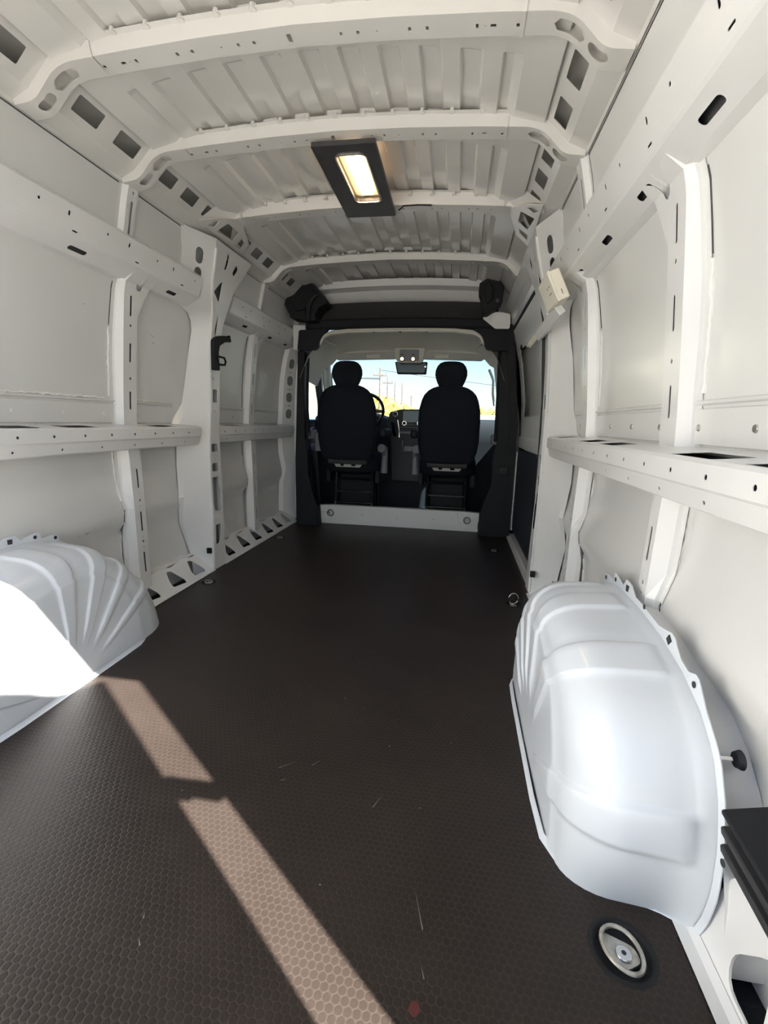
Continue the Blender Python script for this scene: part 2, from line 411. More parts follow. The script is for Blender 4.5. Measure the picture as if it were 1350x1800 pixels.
# posts -------------------------------------------------------------
def post(s, y0, w, zs, xin, slots, name, flare=0, low=False):
    """hat section post; y0 rear edge of the inner face, w its width, xin(z)"""
    z0, z1 = zs; mb = MB()
    inner = lambda u, v, q: (s*(xin(v)+q), u, v)
    hw = .004
    if flare:
        o = [(y0, z0), (y0+w, z0), (y0+w, z1-.16), (y0+w+flare*.8, z1-.06), (y0+w+flare, z1-.02), (y0+w+flare*.8, z1+.004)]
        o += [(y0+w*.75+.022+.024*math.cos(a), z1-.008-.046*math.sin(a)) for a in (0.1, .5, 1.0, 1.57, 2.1, 2.6, 3.0)]
        o += [(y0+w*.1, z1+.012), (y0, z1)]
    else: o = [(y0, z0), (y0+w, z0), (y0+w, z1), (y0, z1)]
    cv = [z for z in frange(z0, z1, 8)[1:-1]]+([1.432, 1.455, 1.474] if flare else [])
    mb.sheet(o, slots, inner, .0025, cv=cv)
    zz = sorted(frange(z0, z1, 10)+([1.40, 1.432, 1.455] if flare else []))
    mb.grid([[(s*xin(z), y0, z), (s*max(min(skx(z)-.012, xin(z)+.035), xin(z)+.004), y0-.016, z), (s*min(skx(z)-.003, xin(z)+.045), y0-.018, z), (s*min(skx(z)-.0025, xin(z)+.046), y0-.038, z)] for z in zz])
    mb.grid([[(s*xin(z), y0+w, z), (s*min(skx(z)-.004, xin(z)+.045), y0+w+.012, z), (s*min(skx(z)-.003, xin(z)+.046), y0+w+.034, z)] for z in zz])
    o = build(name, mb, PAINT, WALL[s], smooth=0)
    mb = MB(); mb.grid([[(s*(xin(z)+.012), y0+.002, z), (s*(xin(z)+.012), y0+w-.002, z)] for z in frange(z0+.02, z1-.06, 8)]); build('hole_shade_plate', mb, HOLE_SHADE, WALL[s], smooth=0)  # dark sheet behind the slots, painting the shade inside the post
    return o
def sl(y, za, zb, w=.012): return rrect(y, (za+zb)/2, w, zb-za, w/2.1)
XU = lambda z: interp([(.83, .990), (.95, .983), (1.1, .970), (1.31, .949), (1.40, .938), (1.432, .928), (1.47, .880), (1.51, .85)], z)[0]
XL = lambda z: interp([(.0, .960), (.2, .966), (.5, .968), (.74, .975)], z)[0]
for s, y0, w in ((-1, 1.875, .085), (-1, 3.125, .08), (1, 1.205, .088), (1, 2.0, .085), (1, .45, .085)):
    yc = y0+w*.52
    S = [sl(yc, 1.30, 1.385), circ(yc, 1.262, .006, 8), sl(yc, 1.108, 1.19), circ(yc, 1.04, .006, 8), sl(yc, .905, .985)]
    post(s, y0, w, (.838, 1.463), XU, S, 'upper_post', flare=.070)
for s, y0, w in ((-1, 1.87, .075), (-1, 3.12, .07), (1, 1.195, .05), (1, 1.99, .06), (1, .42, .05)):
    yc = y0+w*.55
    S = [sl(yc, .55, .64), circ(yc, .525, .003, 6), circ(yc, .493, .006, 8), circ(yc, .465, .003, 6), sl(yc, .345, .44), circ(yc, .32, .003, 6), circ(yc, .297, .006, 8), circ(yc, .27, .003, 6), sl(yc, .145, .245)]
    post(s, y0, w, (.06, .730), XL, S, 'lower_post', low=True)
# sealer beads along the posts and panels
def bead(s, pts, r=.004):
    P = []
    for a, b in zip(pts, pts[1:]):
        n = max(2, int(math.dist(a, b)/.012))
        for k in range(n):
            t = k/n; y = a[0]+(b[0]-a[0])*t; z = a[1]+(b[1]-a[1])*t
            P.append((s*(skx(z)-.002), y+random.uniform(-.003, .003), z+random.uniform(-.003, .003)))
    P.append((s*(skx(pts[-1][1])-.002), pts[-1][0], pts[-1][1]))
    mb = MB(); mb.tube(P, [r*random.uniform(.6, 1.25) for _ in P], 6); build('sealer_bead', mb, SEAL, WALL[s])
for s, y0 in ((-1, 1.875), (1, 1.205), (1, 2.0)):
    bead(s, [(y0-.040, .96), (y0-.040, 1.24)])
    bead(s, [(y0-.040, .50), (y0-.040, .72)]); bead(s, [(y0-.036, .10), (y0-.036, .34)])
bead(-1, [(.60, .951), (1.80, .951)], .005); bead(-1, [(1.99, .951), (2.22, .951)], .004)
GAP_SHADE = mat('gap_shade', (.06, .06, .062), .7)  # dark thin tubes painting the shade in the panel gaps
def add_gap_shade(s, pts, r=.0022, wall=None):
    mb = MB(); mb.tube([(s*(x if x else skx(z)-.0005), y, z) for x, y, z in pts], r, 5); build('gap_shade_line', mb, GAP_SHADE, wall or WALL[s])
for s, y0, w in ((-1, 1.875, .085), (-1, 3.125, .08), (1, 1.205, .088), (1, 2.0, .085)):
    add_gap_shade(s, [(0, y0-.039, z) for z in frange(1.25 if y0 < 3 else .90, 1.42, 6)])
    add_gap_shade(s, [(0, y0-.039, z) for z in frange(.36, .50, 6)]); add_gap_shade(s, [(0, y0-.038, z) for z in frange(.62, .71, 3)])
    add_gap_shade(s, [(0, y0+w+.035, z) for z in frange(.95, 1.42, 10)])
for s in (-1, 1): add_gap_shade(s, [(.850, y, 1.750) for y in frange(.32, 2.18, 12)], .003)
add_gap_shade(-1, [(.850, y, 1.750) for y in frange(2.75, 3.62, 8)], .003)
# rub marks on the left panel
mb = MB()
for (y, z, l, a) in [(2.12, 1.255, .05, -.35), (2.13, 1.225, .035, -.15), (1.62, .40, .03, .12), (1.58, .395, .012, .1), (1.70, 1.30, .012, .4)]:
    x = -(skx(z)-.001); c, s_ = math.cos(a), math.sin(a)
    mb.add([(x, y-c*l/2, z-s_*l/2), (x, y, z+.002), (x, y+c*l/2, z+s_*l/2), (x, y, z-.002)], [(0, 1, 2, 3)])
build('rub_marks', mb, mat('rub_grey', (.34, .33, .32), .7), wall_left, kind='stuff')

# sill strips with three-cornered openings --------------------------
def rocker(s, y0, y1, tris):
    mb = MB()
    pa, pb = (.893, .004), (1.0, .098)
    f0, L = fn_along(s, pa, pb)
    def f(u, v, q):
        x, y, z = f0(u, v, q)
        return (x+s*.006*math.sin(u*31.4), y, z+.006*math.sin(u*31.4)*min(1, v/L*2))
    holes = []
    for (a, b) in tris:
        d = b-a
        holes.append(rpoly([(a, .022), (b, .022), (b+d*.05, .050), (a+d*.75, .118), (a+d*.42, .118), (a+d*.05, .055)], .016))
    mb.sheet([(y0, 0), (y1, 0), (y1, L), (y0, L)], holes, f, .003, cu=frange(y0, y1, int((y1-y0)/.05))[1:-1])
    mb.grid([[(s*.880, y, .0035), (s*.893, y, .006), (s*.893, y, -.02)] for y in (y0, y1)])
    mb.grid([[(s*1.0, y, .098), (s*1.03, y, .10)] for y in (y0, y1)])
    build('sill_strip', mb, PAINT, WALL[s], smooth=30)
TRL = [(1.842, 1.93), (2.045, 2.145), (2.235, 2.335)]
rocker(-1, 1.68, 2.40, TRL)
rocker(-1, 2.52, 3.86, [(2.625, 2.71), (2.83, 2.925), (3.03, 3.12), (3.24, 3.335), (3.44, 3.535), (3.63, 3.725)])
rocker(1, 1.60, 2.42, [(1.80, 1.92), (2.05, 2.18)])

# main pillars ahead of the wheel arches ----------------------------
def pillar(s, wall):
    # z: A (skin rear) B (rear corner) C (front corner) D (skin front) as x,y pairs
    lv = [(-.02, 1.0, 2.36, .893, 2.40, .893, 2.545, .99, 2.57),
          (.08, 1.02, 2.38, .893, 2.40, .893, 2.545, 1.01, 2.57),
          (.30, 1.025, 2.29, .900, 2.42, .900, 2.55, 1.02, 2.57),
          (.45, .99, 2.25, .903, 2.42, .903, 2.555, 1.0, 2.58),
          (.62, 1.02, 2.29, .905, 2.425, .905, 2.555, 1.02, 2.58),
          (.74, 1.02, 2.30, .905, 2.43, .905, 2.555, 1.03, 2.58),
          (.84, 1.03, 2.27, .908, 2.45, .908, 2.56, 1.03, 2.58),
          (.95, 1.018, 2.37, .912, 2.475, .905, 2.57, 1.02, 2.59),
          (1.2, 1.0, 2.42, .905, 2.48, .897, 2.58, 1.0, 2.60),
          (1.34, .972, 2.425, .893, 2.48, .886, 2.588, .975, 2.62),
          (1.385, .962, 2.405, .885, 2.48, .878, 2.592, .965, 2.62),
          (1.415, .955, 2.37, .877, 2.475, .87, 2.597, .955, 2.63),
          (1.435, .95, 2.30, .87, 2.465, .863, 2.60, .95, 2.64),
          (1.46, .94, 2.25, .86, 2.44, .855, 2.60, .94, 2.64),
          (1.58, .885, 2.215, .818, 2.385, .815, 2.62, .90, 2.68),
          (1.68, .862, 2.20, .790, 2.375, .788, 2.70, .87, 2.74),
          (1.76, .845, 2.17, .772, 2.36, .770, 2.76, .85, 2.80)]
    def P(i, z):
        r = interp(lv, z); return Vector((r[2*i], r[2*i+1]))
    def facet(i, j):
        def f(u, z, q):
            a, b = P(i, z), P(j, z); d = (b-a); p = a+d*u; n = Vector((d.y, -d.x)).normalized()
            if n.x < 0: n = -n
            return (s*(p.x+n.x*q), p.y+n.y*q, z)
        return f
    cvs = [l[0] for l in lv[1:-1]]
    mb = MB()
    def rr(cu, cv, wu, wv, r, S=.14): return [(cu+x/S, cv+y) for x, y in rrect(0, 0, wu*S, wv, r, 4)]
    mb.sheet([(0, -.02), (1, -.02), (1, 1.76), (0, 1.76)], [rr(.52, 1.662, .24, .070, .022, .18), rr(.52, 1.578, .24, .066, .022, .18)], facet(0, 1), .003, cv=cvs)
    face = [rr(.52, 1.0, .44, .072, .004), rr(.5, .709, .56, .046, .014), rr(.5, .597, .54, .048, .016),
            rpoly([(.22, .54), (.72, .54), (.74, .48), (.90, .46), (.92, .36), (.80, .335), (.3, .345), (.22, .38)], .02), rpoly([(.28, .26), (.7, .26), (.7, .19), (.5, .145), (.28, .145)], .02),
            rr(.35, 1.095, .07, .014, .004), rr(.5, .915, .08, .012, .004), rr(.5, 1.20, .07, .014, .004),
            rpoly([(.34, 1.36), (.44, 1.30), (.52, 1.36), (.44, 1.44)], .02), rr(.4, .665, .05, .008, .003), rr(.7, .66, .05, .008, .003), rr(.5, .645, .05, .008, .003),
            rpoly([(.10, 1.53), (.42, 1.49), (.44, 1.60)], .04), rr(.36, 1.69, .06, .075, .004), rpoly([(.60, 1.66), (.70, 1.645), (.73, 1.69), (.63, 1.71)], .02)]
    mb.sheet([(0, -.02), (1, -.02), (1, 1.76), (0, 1.76)], face, facet(1, 2), .003, cv=cvs)
    mb.sheet([(0, -.02), (1, -.02), (1, 1.76), (0, 1.76)], [], facet(2, 3), .003, cv=cvs)
    build('main_pillar', mb, PAINT, wall, smooth=25)
    mb = MB(); mb.grid([[P(1, z)*1+Vector((.03, .0, 0)) if s > 0 else Vector((-(P(1, z).x+.03), P(1, z).y, z)), Vector((s*(P(2, z).x+.03), P(2, z).y, z))] for z in frange(.05, 1.72, 12)] if False else
        [[(s*(P(1, z).x+.035), P(1, z).y+.01, z), (s*(P(2, z).x+.035), P(2, z).y-.004, z)] for z in frange(.05, 1.72, 12)])
    build('hole_shade_plate', mb, HOLE_SHADE_MID, wall, smooth=0)  # grey sheet painting shade inside the pillar openings
    # stiffening lip down the corner
    mb = MB()
    mb.tube([(s*(P(1, z).x-.002), P(1, z).y, z) for z in frange(.02, 1.72, 24)], .007, 6)
    build('pillar_bead', mb, PAINT, wall)
    mb = MB(); p = P(1, .14); mb.box(s*p.x-.012, s*p.x+.012, p.y-.05, p.y-.035, .115, .145)
    build('black_plug', mb, BLACK, wall)
pillar(-1, wall_left); pillar(1, wall_right)

# left front pillar with the column of oblong holes, its face turned a little to the rear
mb = MB()
def FP(u, z):
    xa = skx(z)-.035; k = interp([(-.02, .075), (.8, .075), (1.2, .065), (1.5, .05), (1.72, .03)], z)[0]
    return (xa-k*u, 3.762+.088*u)
def fpf(u, v, q):
    x, y = FP(u, v); return (-(x+q*.75), y+q*.65, v)
hol = [[(.52+x/.115, z+y) for x, y in rrect(0, 0, .056, .078, .027, 5)] for z in (1.33, 1.195, 1.06, .925)]
hol += [[(.52+x/.115, z+y) for x, y in circ(0, 0, .007, 8)] for z in (1.262, 1.127, .992)]
hol += [[(c+x/.115, z+y) for x, y in circ(0, 0, .004, 6)] for z in (1.262, 1.127, .992) for c in (.3, .75)]
mb.sheet([(0, -.02), (1, -.02), (1, 1.70), (0, 1.70)], hol, fpf, .003, cv=frange(.1, 1.6, 12))
mb.grid([[(-(skx(z)-.002), 3.745, z), (-FP(0, z)[0], FP(0, z)[1], z)] for z in frange(-.02, 1.70, 14)])
mb.grid([[(-FP(1, z)[0], FP(1, z)[1], z), (-(FP(1, z)[0]-.05), 3.86, z)] for z in frange(-.02, 1.70, 14)])
build('front_pillar', mb, PAINT, wall_left, smooth=25)
mb = MB(); mb.grid([[(-(FP(0, z)[0]+.012), 3.80, z), (-(FP(1, z)[0]+.02), 3.859, z)] for z in frange(.1, 1.6, 10)]); build('hole_shade_plate', mb, HOLE_SHADE_MID, wall_left, smooth=0)  # grey sheet that paints shade behind the oblong holes
# upper side posts under the roof bows
for s, y0, z1 in ((-1, 1.80, 1.765), (1, 1.80, 1.765), (-1, 3.09, 1.75)):
    mb = MB()
    xi = lambda z: skx(z)-.02
    mb.sheet([(y0, 1.56), (y0+.05, 1.56), (y0+.055, z1), (y0, z1)], [rrect(y0+.03, 1.64, .014, .13, .006), circ(y0+.03, 1.735, .005, 8)], lambda u, v, q: (s*(xi(v)+q), u, v), .002, cv=frange(1.58, 1.74, 5))
    for yy, o in ((y0, -.012), (y0+.052, .012)):
        mb.grid([[(s*xi(z), yy, z), (s*(skx(z)-.002), yy+o, z), (s*(skx(z)-.002), yy+o*2.4, z)] for z in frange(1.56, z1, 6)])
    build('short_post', mb, PAINT, WALL[s], smooth=0)

# rear corner pillars (D pillars) -----------------------------------
for s in (-1, 1):
    mb = MB()
    prof = [(.92, .153), (.92, .25), (.888, .37), (.884, .46), (.889, .505), (.96, .53), (1.03, .53), (1.03, .153)]
    mb.grid([[(s*x, y, z) for (x, y) in prof] for z in (-.05, .6, 1.3, 2.08)], cv=True, caps=True)  # tops carried unseen above the roof to trim the sun strip
    build('rear_pillar', mb, PAINT, WALL[s], smooth=20)

# right rear corner: pocket frame beside the arch, sealing lip ---------
mb = MB()
mb.sheet([(.32, .0), (.76, .0), (.745, .06), (.71, .16), (.62, .30), (.46, .34), (.32, .34)],
         [rpoly([(.38, .02), (.655, .02), (.665, .07), (.60, .15), (.45, .19), (.38, .16)], .03)],
         lambda u, v, q: (.945+q+.10*v, u, v), .004, cu=frange(.36, .68, 6))
mb.grid([[(.912, y, .0035), (.932, y, .0045), (.945, y, .012), (.947, y, -.02)] for y in (.17, .5, .72, .80)])
build('corner_frame', mb, PAINT, wall_right, smooth=25)
mb = MB(); mb.sheet(rpoly([(.30, .30), (.72, .44), (.80, .56), (.80, .66), (.60, .72), (.30, .72)], .03), [], lambda u, v, q: (1.005+q, u, v), .01)
build('corner_plate', mb, PAINT_SKIN, wall_right, smooth=0)

# ================================================================== CEILING
def roof_z(x): return 1.935-.085*(x/.70)**2*(1 if abs(x) < .9 else 1)
BOWY = [1.375, 1.815, 2.385, 3.115]
def smoothstep(a, b, t):
    t = max(0, min(1, (t-a)/(b-a))); return t*t*(3-2*t)
def rib(x):
    p = .118; t = ((x+p/2) % p)/p
    return smoothstep(.10, .16, t)*(1-smoothstep(.60, .66, t)) if abs(x) < .60 else 0
edges = [.32]+BOWY+[3.72]
mb = MB()
xs = []
p = .118; k0 = -6
for k in range(-6, 7):
    b = k*p-p/2
    xs += [b+p*t for t in (.10, .13, .16, .38, .60, .63, .66)]
xs = sorted(x for x in xs if abs(x) < .655)+[.66, .70]; xs = [-.70, -.66]+xs
ys = []
for a, b in zip(edges, edges[1:]):
    ys += [a, a+.10, a+.14, a+.16, (a+b)/2, b-.013, b-.005]
ys.append(edges[-1]); ys.append(3.87); ys = sorted(set(round(y, 4) for y in ys))
def rib_y(y):
    for a, b in zip(edges, edges[1:]):
        if a <= y <= b: return smoothstep(a+.13, a+.165, y)*(1-smoothstep(b-.012, b-.006, y))
    return 0
rows = [[(x, y, roof_z(x)+.014*rib(x)*rib_y(y)) for x in xs] for y in ys]
mb.grid(rows)
mb.grid([[(x, y, roof_z(x)+.05) for x in (-.86, -.5, 0, .5, .86)] for y in (.28, 2, 3.9)])
ceiling = build('ceiling', mb, PAINT_ROOF, kind='structure', smooth=12)
# outer roof edges closing the shell
mb = MB()
for s in (-1, 1):
    mb.grid([[(s*.855, y, roof_z(.86)+.05), (s*.93, y, 1.80), (s*.97, y, 1.62)] for y in (.28, 3.9)])
mb.box(-.95, .95, .28, .305, 1.80, 2.0)
build('roof_edge', mb, PAINT_SKIN, ceiling, smooth=0)
# cant rails
CR = [(.645, 1.875), (.705, 1.862), (.783, 1.787), (.838, 1.764), (.842, 1.752)]
def quadh(c, dv0, dv1, dy, skew=0): return rpoly([(c-dy/2+skew, dv0), (c+dy/2+skew, dv0), (c+dy/2-skew, dv1), (c-dy/2-skew, dv1)], .006)
SQ = [(1.232, .10), (1.515, .106), (1.692, .106), (1.932, .085), (2.085, .10), (2.252, .10), (2.62, .095), (2.775, .095), (2.935, .095), (3.19, .085), (3.335, .085), (.95, .10), (.78, .10)]
for s in (-1, 1):
    holes = {1: [quadh(c, .026, .080, d) for (c, d) in SQ if not (s > 0 and c > 2.5)], 2: [circ(y, .028, .006, 8) for y in (2.69, 2.84, 3.28)], 0: [circ(1.60, .03, .005, 8)]}
    holes[1] += [rpoly([(2.335, .02), (2.44, .02), (2.50, .085), (2.335, .085)], .008), rpoly([(2.50, .03), (2.545, .03), (2.565, .085), (2.535, .085)], .006)]
    o = profile_rail(s, .31, 3.62, CR, holes, 'cant_rail', ceiling, PAINT_ROOF)
# front roof beam
mb = MB()
pr = [(3.60, 1.90), (3.64, 1.872), (3.70, 1.868), (3.74, 1.84), (3.76, 1.80), (3.83, 1.785)]
pr = [(3.61, 1.915), (3.63, 1.872), (3.665, 1.866), (3.70, 1.858), (3.735, 1.815), (3.76, 1.80), (3.83, 1.775)]
rows = []
for x in frange(-.72, .72, 48):
    wv = .5+.5*math.cos(2*math.pi*x/.16); wv = smoothstep(.55, .8, wv)
    rows.append([(x, y, z-.03*(x/.72)**2+(.010*wv if 1.79 < z < 1.83 else 0)) for (y, z) in pr])
mb.grid(rows); build('front_roof_beam', mb, PAINT, ceiling, smooth=30)

# roof bows (crossmembers) ------------------------------------------
BP = [(0, 1.872), (.26, 1.866), (.50, 1.854), (.66, 1.843), (.705, 1.826), (.762, 1.766), (.785, 1.756), (.838, 1.750)]
def bow_path():
    half = smooth_path(BP, .03, 4)
    return [(-x, z) for x, z in reversed(half[1:])]+half
PATH = bow_path()
SARC = [0]
for a, b in zip(PATH, PATH[1:]): SARC.append(SARC[-1]+math.dist(a, b))
SMID = SARC[-1]/2
def path_at(u):
    u += SMID
    for i in range(len(PATH)-1):
        if u <= SARC[i+1] or i == len(PATH)-2:
            k = (u-SARC[i])/(SARC[i+1]-SARC[i]); a, b = PATH[i], PATH[i+1]
            tx, tz = (b[0]-a[0]), (b[1]-a[1]); l = math.hypot(tx, tz)
            return (a[0]+tx*k, a[1]+tz*k, -tz/l, tx/l)
def u_of_x(x):
    for i in range(len(PATH)-1):
        if PATH[i][0] <= x <= PATH[i+1][0]:
            k = (x-PATH[i][0])/(PATH[i+1][0]-PATH[i][0]); return SARC[i]+(SARC[i+1]-SARC[i])*k-SMID
def bow(yc, label, span=1.0, gusset=False, hd=.036):
    root = thing('roof_bow', (0, yc, 1.87), label, 'roof rib', 'ribs across the ceiling')
    U = u_of_x(.838*span-.0005); us = [a-SMID for a in SARC if abs(a-SMID) < U]
    y0, y1 = yc-.036, yc+.036
    holes = []
    if not gusset:
        for sg in (-1, 1):
            ua = u_of_x(.655); ub = u_of_x(.728); uc = u_of_x(.738); ud = u_of_x(.787)
            n = 8
            holes.append([(sg*(ua+(ub-ua)*t), yc+.020*math.sqrt(max(0, 1-(2*t-1)**6))) for t in frange(.0, 1, n)]+[(sg*(ua+(ub-ua)*t), yc-.018*math.sqrt(max(0, 1-(2*t-1)**6))) for t in reversed(frange(.0, 1, n)[1:-1])])
            holes.append(rrect(sg*(uc+ud)/2, yc, ud-uc, .034, .016, 5))
    for sg in (-1, 1):
        for x, a, b in ((.30, .008, .013), (.345, .008, .013), (.47, .007, .014), (.51, .014, .010), (.49, .004, .004), (.57, .008, .011), (.165, .008, .012), (.12, .008, .012), (.215, .006, .006)):
            holes.append(rrect(sg*x, yc+.004, a, b, .002, 2))
    holes.append(rrect(-.02, yc+.004, .012, .03, .003, 2))
    def f(u, v, q):
        x, z, nx, nz = path_at(u); return (x+nx*q, v, z+nz*q)
    mb = MB(); mb.sheet([(-U, y0), (U, y0), (U, y1), (-U, y1)], holes, f, .002, cu=us)
    # rear and front webs and top flanges
    def web(y, yo):
        rows = []
        for u in [-U]+us+[U]:
            x, z, nx, nz = path_at(u)
            h = hd
            rows.append([(x, y, z), (x+nx*h, y+(yo-y)*.25, z+nz*h), (x+nx*(h+.002), yo, z+nz*(h+.002))])
        mb.grid(rows)
    web(y0, y0-.020); web(y1, y1+.020)
    build('rib_channel', mb, PAINT_ROOF, root, smooth=35)
    for sg in (-1, 1):   # lap joint straps where the end castings overlap the centre channel
        mb = MB(); rows = []
        for x in (.575, .585):
            uu = sg*u_of_x(x); X, z, nx, nz = path_at(uu)
            rows.append([(X+nx*(hd*.95)-nx*.001, y0-.008, z+nz*hd*.95), (X-nx*.0016, y0-.0025, z-nz*.0025), (X-nx*.0016, y1+.0015, z-nz*.0025)])
        mb.grid(rows); build('lap_joint', mb, PAINT_ROOF, root, smooth=0)
    # clip bosses sitting on the rear flange
    mb = MB()
    for x in frange(-.50, .50, 10):
        z = path_at(u_of_x(x))[1]
        mb.cyl((x, y0-.012, z+.034), (0, 0, 1), .010, .014, 10, .007)
    build('clips', mb, PAINT_ROOF, root, kind='stuff')
    return root
bow(BOWY[0], 'nearest and largest white roof rib with oblong holes in both bent ends')
bow(BOWY[1], 'second white roof rib, holding the rear edge of the dome light')
bow(BOWY[2], 'third white roof rib, straight ended, just past the dome light', span=.80, gusset=True, hd=.05)
bow(BOWY[3], 'farthest white roof rib, nearest to the cab')
# end gussets of the third bow, one each side
for s, lab in ((-1, 'left'), (1, 'right')):
    root = thing('rib_gusset', (s*.74, 2.40, 1.80), f'white perforated gusset at the {lab} end of the third roof rib', 'gusset', 'gussets of the third rib')
    mb = MB()
    f, L = fn_along(s, (.655, 1.842), (.790, 1.772))
    mb.sheet(rpoly([(2.20, .135), (2.27, .06), (2.36, .0), (2.41, .0), (2.50, .03), (2.60, .06), (2.66, .145)], .01),
             [rpoly([(2.25, .10), (2.295, .07), (2.31, .11), (2.27, .125)], .006), rpoly([(2.345, .05), (2.46, .05), (2.49, .105), (2.345, .12)], .008), rpoly([(2.515, .065), (2.565, .075), (2.60, .12), (2.535, .118)], .006)], f, .004)
    build('gusset_plate', mb, PAINT_ROOF, root, smooth=20)
    mb = MB(); q = lambda x, y, z: (s*x, y, z)
    v = [q(.625, 2.325, 1.893), q(.69, 2.255, 1.872), q(.722, 2.235, 1.842), q(.782, 2.21, 1.786), q(.79, 2.27, 1.774), q(.735, 2.30, 1.815), q(.66, 2.365, 1.840), q(.625, 2.345, 1.846), q(.66, 2.43, 1.838), q(.625, 2.425, 1.846)]
    mb.add(v, [(0, 1, 6, 7), (1, 2, 6), (2, 5, 6), (2, 3, 4, 5), (7, 6, 8, 9)])
    build('end_block', mb, PAINT_ROOF, root, smooth=30)

# ================================================================== DOME LIGHT
dl = thing('dome_light', (.015, 2.08, 1.845), 'lit rectangular ceiling lamp in a black frame plate between two ribs', 'ceiling lamp')
def dlp(u, v, q): return (u, v, 1.838+q)
mb = MB()
win = rrect(.030, 2.045, .112, .37, .022, 4)
mb.sheet(rpoly([(-.100, 1.80), (.135, 1.80), (.130, 2.385), (-.105, 2.385)], .006), [win], dlp, .016)
build('frame_plate', mb, LAMPPLATE, dl, smooth=0)
mb = MB(); mb.tube([(u, v, 1.836) for u, v in rrect(.030, 2.045, .116, .374, .023, 4)], .004, 6, closed=True); build('bezel', mb, STEEL, dl)
mb = MB(); mb.sheet(win, [], lambda u, v, q: (u, v, 1.862+q), .004); build('reflector', mb, REFLECT, dl, smooth=0)
mb = MB()
for k in range(2):
    y0 = 1.885 if k == 0 else 2.085; mb.box(.004, .056, y0, y0+(.18 if k == 0 else .115), 1.852, 1.858)
build('led_board', mb, LED, dl, smooth=0)
mb = MB(); mb.sheet(win, [], lambda u, v, q: (u, v, 1.839+q), .002); build('lens', mb, LENS, dl, smooth=0)
mb = MB(); mb.sheet(rpoly([(.022, 2.058), (.056, 2.058), (.039, 2.072)], .002), [], lambda u, v, q: (u, v, 1.848+q), .003); build('sensor', mb, GREYCON, dl, smooth=0)
mb = MB(); mb.tube([(.146, 2.36, 1.852), (.155, 2.352, 1.853), (.17, 2.348, 1.864), (.24, 2.350, 1.866), (.30, 2.349, 1.862)], .0035, 6); build('cable', mb, BLACK, dl)

